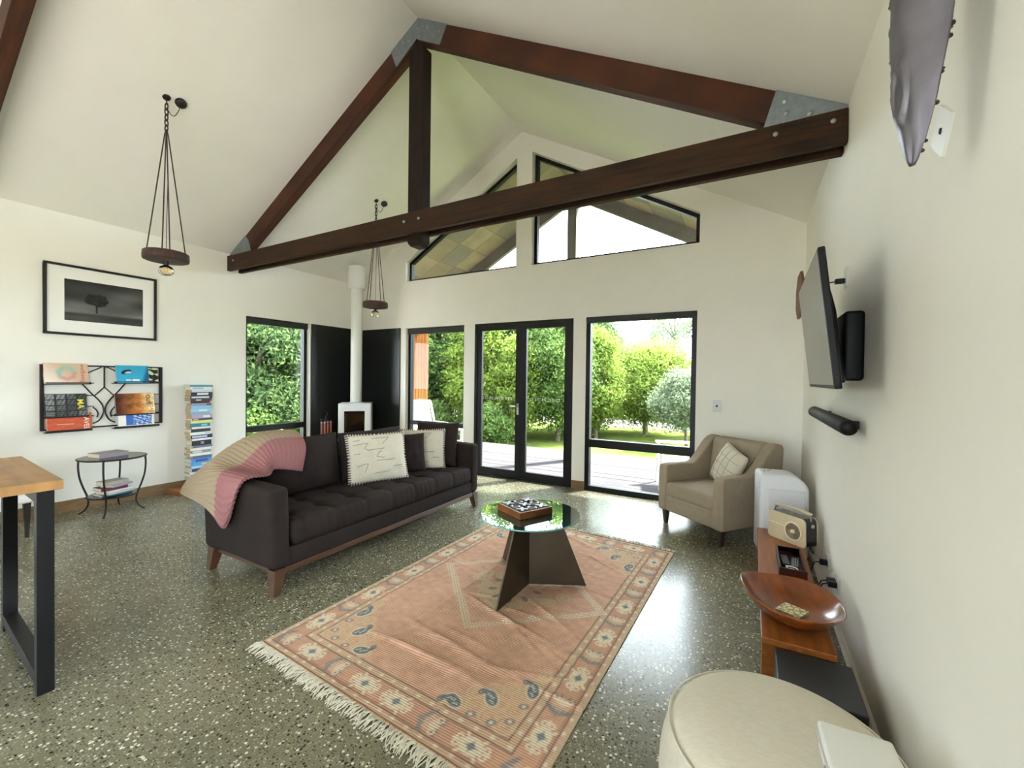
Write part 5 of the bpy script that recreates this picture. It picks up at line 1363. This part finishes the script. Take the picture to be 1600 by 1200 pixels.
for k, (y_, lab) in enumerate(((3.70, 'double wall outlet with black plug nearer the radio'), (3.33, 'double wall outlet with black plugs nearer the wooden bowl'))):
    ol = thing('power_outlet', lab, 'outlet', (XR, y_, .285), group='outlets above the bench')
    MB().box(-.012, 0, -.06, .06, -.04, .04).build('plate', 'switch_plate', ol, bevel=.002)
    for q in ((-.025,) if k == 0 else (-.028, .022)):
        MB().cbox((-.035, q, 0), (.046, .034, .036)).build('plug', 'dark_plastic', ol, bevel=.004)
        MB().tube([(-.055, q, 0), (-.085, q, -.01), (-.105, q+.06, -.10), (-.100, q+.25, -.16), (-.09, q+.40, -.20)], .004, 6).build('cable', 'cord_black', ol)
MB_c = MB().tube([(.39, 3.95, .305), (.405, 3.90, .31), (.40, 3.80, .305), (.415, 3.74, .308), (.41, 3.86, .312), (.395, 3.92, .312)], .004, 6)
o = MB_c.build('radio_cable', 'cord_black', None); tag(o, 'loose black power cable coiled behind the radio', 'cable')

# hammered metal wall sculpture
sp = thing('wall_sculpture', 'hammered steel leaf shaped sculpture standing off the white wall', 'sculpture', (.36, 1.50, 2.125), R(-48))
def leaf_w(t): return .076*(max(0., math.sin(math.pi*min(1., (t*.965+.004))))**.62)
rgs = random.Random(31); jag = [rgs.uniform(-1, 1) for _ in range(80)]
Hs = 1.0
def sculpt(u, v):
    a = 2*u-1; w = leaf_w(v)*(1+.03*jag[int(v*39)+(40 if a > 0 else 0)]*(abs(a) > .85))
    x = w*a; z = v*Hs; y = -.034*(1-a*a)*math.sin(math.pi*v)**.6+.0015*math.sin(13*u+17*v)+.001*math.sin(31*v-9*u)
    d = math.hypot((x+.030)/.024, (z-.20)/.075)
    if d < 1.25: y -= .010*math.exp(-((d-.9)/.22)**2)
    return Vector((x+.012*math.sin(3*v), y, z))
mb = MB(); mb.grid(sculpt, 40, 90); mb.build('shell', 'sculpture_steel', sp, solid=.006)
mb = MB()
for k in range(34):
    v_ = rgs.uniform(.02, .97); s_ = rgs.choice((.01, .99)); p = sculpt(s_, v_)+Vector((0, .004, 0)); r_ = rgs.uniform(.003, .008)
    mb.lathe([(0, -r_), (r_*.8, -r_*.5), (r_, 0), (r_*.7, r_*.6), (0, r_)], 7, p)
o = mb.build('torn_edge', 'iron_rust', sp); o['kind'] = 'stuff'
mp_ = thing('mounting_plate', 'small white square plate on the wall behind the steel sculpture', 'plate', (XR, 1.785, 2.325))
MB().cbox((-.004, 0, 0), (.008, .12, .12), Matrix.Rotation(R(38), 3, 'X')).build('plate', 'white_plastic', mp_)
MB().lathe([(0, .004), (.008, .003), (.010, 0)], 10, (-.008, 0, 0), Matrix.Rotation(R(-90), 3, 'Y')).build('screw', 'iron', mp_)
MB().tube([(.0, .0, .45), (.10, .10, .45)], .006, 6).build('fixing_rod', 'iron', sp)

# ------------------------------------------------------------------ outdoor chairs and table
def outdoor_chair(loc, rz, label):
    t = thing('outdoor_chair', label, 'chair', loc, rz, 'white chairs on the deck')
    for s_ in (-1, 1):
        MB().tube([(s_*.29, -.26, 0), (s_*.29, -.24, .62)], .022, 8).build('leg', 'outdoor_white', t)
        MB().tube([(s_*.29, .30, 0), (s_*.29, .24, .45), (s_*.27, .42, 1.08)], .022, 8).build('leg', 'outdoor_white', t)
        o = MB(); rbox(o, (s_*.30, .02, .635), (.075, .62, .035), .012, (2, 5, 1)); weld(o.build('armrest', 'outdoor_white', t))
    for k in range(6): MB().box(-.27, .27, -.27+.092*k, -.19+.092*k, .40, .425).build('seat_slat', 'outdoor_white', t)
    for k in range(6):
        xx = -.235+.088*k
        mb = MB(); mb.box(-.034, .034, -.01, .01, 0, .66, Matrix.Translation((xx, .27, .43)) @ Matrix.Rotation(R(-15), 4, 'X')); mb.build('back_slat', 'outdoor_white', t)
    MB().tube([(-.28, .435, 1.08), (0, .45, 1.10), (.28, .435, 1.08)], .024, 8).build('top_rail', 'outdoor_white', t)
    return t
outdoor_chair((-5.72, 6.85, -.05), R(80), 'white slatted deck chair beside the cedar wall')
outdoor_chair((-.95, 6.75, -.05), R(-75), 'white slatted deck chair outside the window by the armchair')
ott = thing('outdoor_table', 'low white slatted table on the deck in front of the chair', 'table', (-5.0, 6.75, -.05))
for k in range(6): MB().box(-.30, .30, -.28+.095*k, -.195+.095*k, .60, .63).build('table_slat', 'outdoor_white', ott)
for lx in (-.26, .26):
    for ly in (-.24, .24): MB().box(lx-.025, lx+.025, ly-.025, ly+.025, 0, .60).build('leg', 'outdoor_white', ott)

# ------------------------------------------------------------------ trees and garden
def leaf_mat(name, c1, c2, tr=.55):
    m = bpy.data.materials.new(name); m.use_nodes = True; M[name] = m
    nt = m.node_tree; N = nt.nodes; L = nt.links; N.clear()
    o = N.new('ShaderNodeOutputMaterial'); g = N.new('ShaderNodeNewGeometry'); r_ = N.new('ShaderNodeValToRGB')
    r_.color_ramp.elements[0].color = (*lin(c1), 1); r_.color_ramp.elements[1].color = (*lin(c2), 1)
    L.new(g.outputs['Random Per Island'], r_.inputs[0])
    d = N.new('ShaderNodeBsdfDiffuse'); t = N.new('ShaderNodeBsdfTranslucent'); mx = N.new('ShaderNodeMixShader'); mx.inputs[0].default_value = tr
    L.new(r_.outputs[0], d.inputs[0]); L.new(r_.outputs[0], t.inputs[0]); L.new(d.outputs[0], mx.inputs[1]); L.new(t.outputs[0], mx.inputs[2]); L.new(mx.outputs[0], o.inputs[0])
leaf_mat('leaf_lime', '5f7632', '8a9a4c'); leaf_mat('leaf_mid', '466236', '788c4e'); leaf_mat('leaf_dark', '384f38', '687b4a'); leaf_mat('leaf_olive', '5e6d55', '838c72')
mat('bark', '5d5145', .9, noise=.3, nscale=12, bump=.4, bscale=20)
def crown_mesh(name, rx, rz_, ncl, nlf, ls, seed, m, base=.0, narrow=.5):
    rg = np.random.default_rng(seed)
    V = []; 
    cl = []
    while len(cl) < ncl:
        p = rg.uniform(-1, 1, 3); d = np.linalg.norm(p)
        if .45 < d < 1.0: cl.append(p)
    cl = np.array(cl); cl[:, :2] *= rx; cl[:, 2] = (cl[:, 2]+1)*rz_+base
    taper = np.clip((cl[:, 2:3]-base)/(2*rz_), 0, 1)
    cl[:, :2] *= (1.1-narrow*taper)
    n = ncl*nlf
    c = np.repeat(cl, nlf, 0)+rg.normal(0, 1, (n, 3))*np.array([.17, .17, .13])*rx*.9
    a = rg.normal(0, 1, (n, 3)); a /= np.linalg.norm(a, axis=1, keepdims=True)
    b = rg.normal(0, 1, (n, 3)); b -= a*(a*b).sum(1, keepdims=True); b /= np.linalg.norm(b, axis=1, keepdims=True)
    s = ls*rg.uniform(.6, 1.3, (n, 1))
    q = np.stack([c-a*s, c+b*s*.42, c+a*s, c-b*s*.42], 1).reshape(-1, 3)
    q[:, 2] = np.maximum(q[:, 2], .02)
    me = bpy.data.meshes.new(name); me.vertices.add(4*n); me.vertices.foreach_set('co', q.reshape(-1).astype(np.float32))
    me.loops.add(4*n); me.loops.foreach_set('vertex_index', np.arange(4*n, dtype=np.int32)); me.polygons.add(n); me.polygons.foreach_set('loop_start', np.arange(0, 4*n, 4, dtype=np.int32))
    me.update(calc_edges=True); me.materials.append(M[m]); return me
CR = {'lime': crown_mesh('foliage_lime', 1.15, 1.9, 170, 150, .062, 1, 'leaf_lime', .5), 'mid': crown_mesh('foliage_mid', 1.35, 2.1, 190, 150, .066, 2, 'leaf_mid', .5), 'dark': crown_mesh('foliage_dark', 1.35, 2.2, 190, 150, .066, 3, 'leaf_dark', .6),
      'round': crown_mesh('foliage_round', 1.9, 1.55, 240, 170, .066, 4, 'leaf_lime', .5, .25), 'olive': crown_mesh('foliage_olive', 1.1, .95, 150, 130, .055, 5, 'leaf_olive', .65, .2), 'shrub': crown_mesh('foliage_shrub', .75, .55, 80, 110, .055, 6, 'leaf_mid', .0, .4), 'sparse': crown_mesh('foliage_sparse', 1.7, 1.6, 70, 60, .09, 8, 'leaf_olive', 3.6, .1)}
def trunk_mesh(h, r_, seed):
    rg = random.Random(seed); mb = MB()
    pts = [Vector((rg.uniform(-.05, .05)*k, rg.uniform(-.05, .05)*k, h*k/6-.05)) for k in range(7)]
    mb.tube(pts, [r_*(1-.11*k) for k in range(7)], 8)
    for k in range(9):
        b_ = pts[rg.randint(1, 5)]; a = rg.uniform(0, 6.28); l = rg.uniform(.5, 1.0)*h*.25
        mb.tube([b_, b_+Vector((math.cos(a)*l*.5, math.sin(a)*l*.5, l*.6)), b_+Vector((math.cos(a)*l, math.sin(a)*l, l*1.3))], [r_*.4, r_*.28, r_*.12], 6)
    me = mb.mesh('trunk'); me.materials.append(M['bark']); return me
TR = {k: trunk_mesh(*v) for k, v in {'lime': (3.2, .08, 1), 'mid': (3.6, .10, 2), 'dark': (3.8, .11, 3), 'round': (2.6, .11, 4), 'olive': (1.9, .06, 5), 'shrub': (.8, .03, 6), 'sparse': (6.2, .12, 8)}.items()}
gz_ = -.32
trees = [(-7.35, 10.9, 'lime', .95, 'bright lime green tree beyond the deck, seen beside the cedar wall'), (-8.5, 11.7, 'dark', 1.0, 'dark green tree behind the lime tree past the cedar wall'), (-6.9, 12.4, 'dark', .95, 'dark green tree seen through the left leaf of the glass doors'),
         (-6.05, 11.0, 'lime', .72, 'small lime green tree close to the deck in front of the glass doors'), (-5.1, 11.9, 'mid', .86, 'full green tree seen through the right leaf of the glass doors'), (-4.25, 13.0, 'lime', .80, 'lime green tree between the glass doors and the tall window view'), (-9.6, 10.9, 'mid', 1.05, 'green tree hidden mostly by the cedar wall end'),
         (-3.15, 15.0, 'round', .86, 'broad round lime green tree on the lawn outside the tall window'), (-4.9, 15.2, 'dark', .85, 'dark green tree behind the lime trees near the round tree'), (-1.55, 12.8, 'olive', .82, 'small silvery olive tree in front of the round tree'), (-1.0, 15.6, 'mid', .55, 'green tree on the lawn beside the silvery olive tree'),
         (-3.6, 24.0, 'sparse', 1.0, 'tall sparse gum tree far behind the round tree'), (-1.0, 26.0, 'sparse', 1.05, 'tall sparse gum tree far beyond the olive tree'), (-.2, 17.5, 'dark', .55, 'dark green tree far right beyond the lawn'), (-5.9, 14.2, 'mid', 1.05, 'green tree deep behind the glass doors'), (-7.9, 13.6, 'mid', 1.1, 'tall green tree behind the dark trees'),
         (-10.3, 5.9, 'dark', .95, 'green tree outside the side window by the stove'), (-11.2, 7.2, 'dark', 1.0, 'dark green tree outside the side window, further from the wall'), (-12.6, 8.6, 'mid', 1.1, 'tall green tree far outside the side window'), (-13.6, 7.2, 'dark', 1.15, 'dark tall tree at the back of the side garden'), (-11.9, 5.2, 'mid', 1.0, 'leafy green tree in the side garden nearer the dining end'), (-10.6, 8.6, 'olive', 1.3, 'silvery green tree in the side garden')]
for k, (x, y, kd, s_, lab) in enumerate(trees):
    t = thing('tree', lab, 'tree', (x, y, gz_), rnd.uniform(0, 6.28), 'garden trees'); t.scale = (s_, s_, s_)
    f_ = inst(CR[kd], 'foliage', t); f_['kind'] = 'stuff'
    inst(TR[kd], 'trunk', t)
shr = [(-8.3, 9.9, 'leafy shrub at the deck edge beside the cedar wall'), (-6.4, 9.9, 'leafy shrub at the deck edge outside the glass doors'), (-9.6, 5.2, 'leafy shrub outside the side window near the wall'), (-9.4, 7.0, 'leafy shrub outside the side window under the trees'), (-10.2, 8.9, 'leafy shrub deep in the side garden'), (-5.0, 14.0, 'leafy shrub under the trees behind the glass doors')]
for x, y, lab in shr:
    t = thing('shrub', lab, 'shrub', (x, y, gz_), rnd.uniform(0, 6.28), 'garden shrubs'); f_ = inst(CR['shrub'], 'foliage', t); f_['kind'] = 'stuff'; inst(TR['shrub'], 'stem', t)
mat('gravel_path', '5f5b54', .95, spec=0.)
# long grass outside the side window
gm_ = MB(); rg4 = random.Random(4)
for k in range(900):
    x, y = rg4.uniform(-8.7, -7.3), rg4.uniform(3.5, 6.2); h_ = rg4.uniform(.18, .45); a = rg4.uniform(0, 6.28); d_ = rg4.uniform(.03, .15)
    ex_, ey_ = math.cos(a), math.sin(a)
    gm_.add([(x-.006*ey_, y+.006*ex_, gz_), (x+.006*ey_, y-.006*ex_, gz_), (x+ex_*d_*.4+.004*ey_, y+ey_*d_*.4-.004*ex_, gz_+h_*.65), (x+ex_*d_, y+ey_*d_, gz_+h_), (x+ex_*d_*.4-.004*ey_, y+ey_*d_*.4+.004*ex_, gz_+h_*.65)], [(0, 1, 2, 3, 4)])
o = gm_.build('long_grass', 'leaf_lime', None); tag(o, 'long bright grass growing outside the side window', 'grass', kind='stuff')
struct(MB().box(-30, 20, 16.5, 21, -.32, -.305).build('ground_path', 'gravel_path'))
mb = MB(); mb.grid(lambda u, v: Vector((-150+260*u, 150+60*v, -1+(14*math.sin(math.pi*v))*(.55+.45*math.sin(u*5+.4)+.12*math.sin(u*17)))), 60, 10)
struct(mb.build('hills', 'hill_forest'))
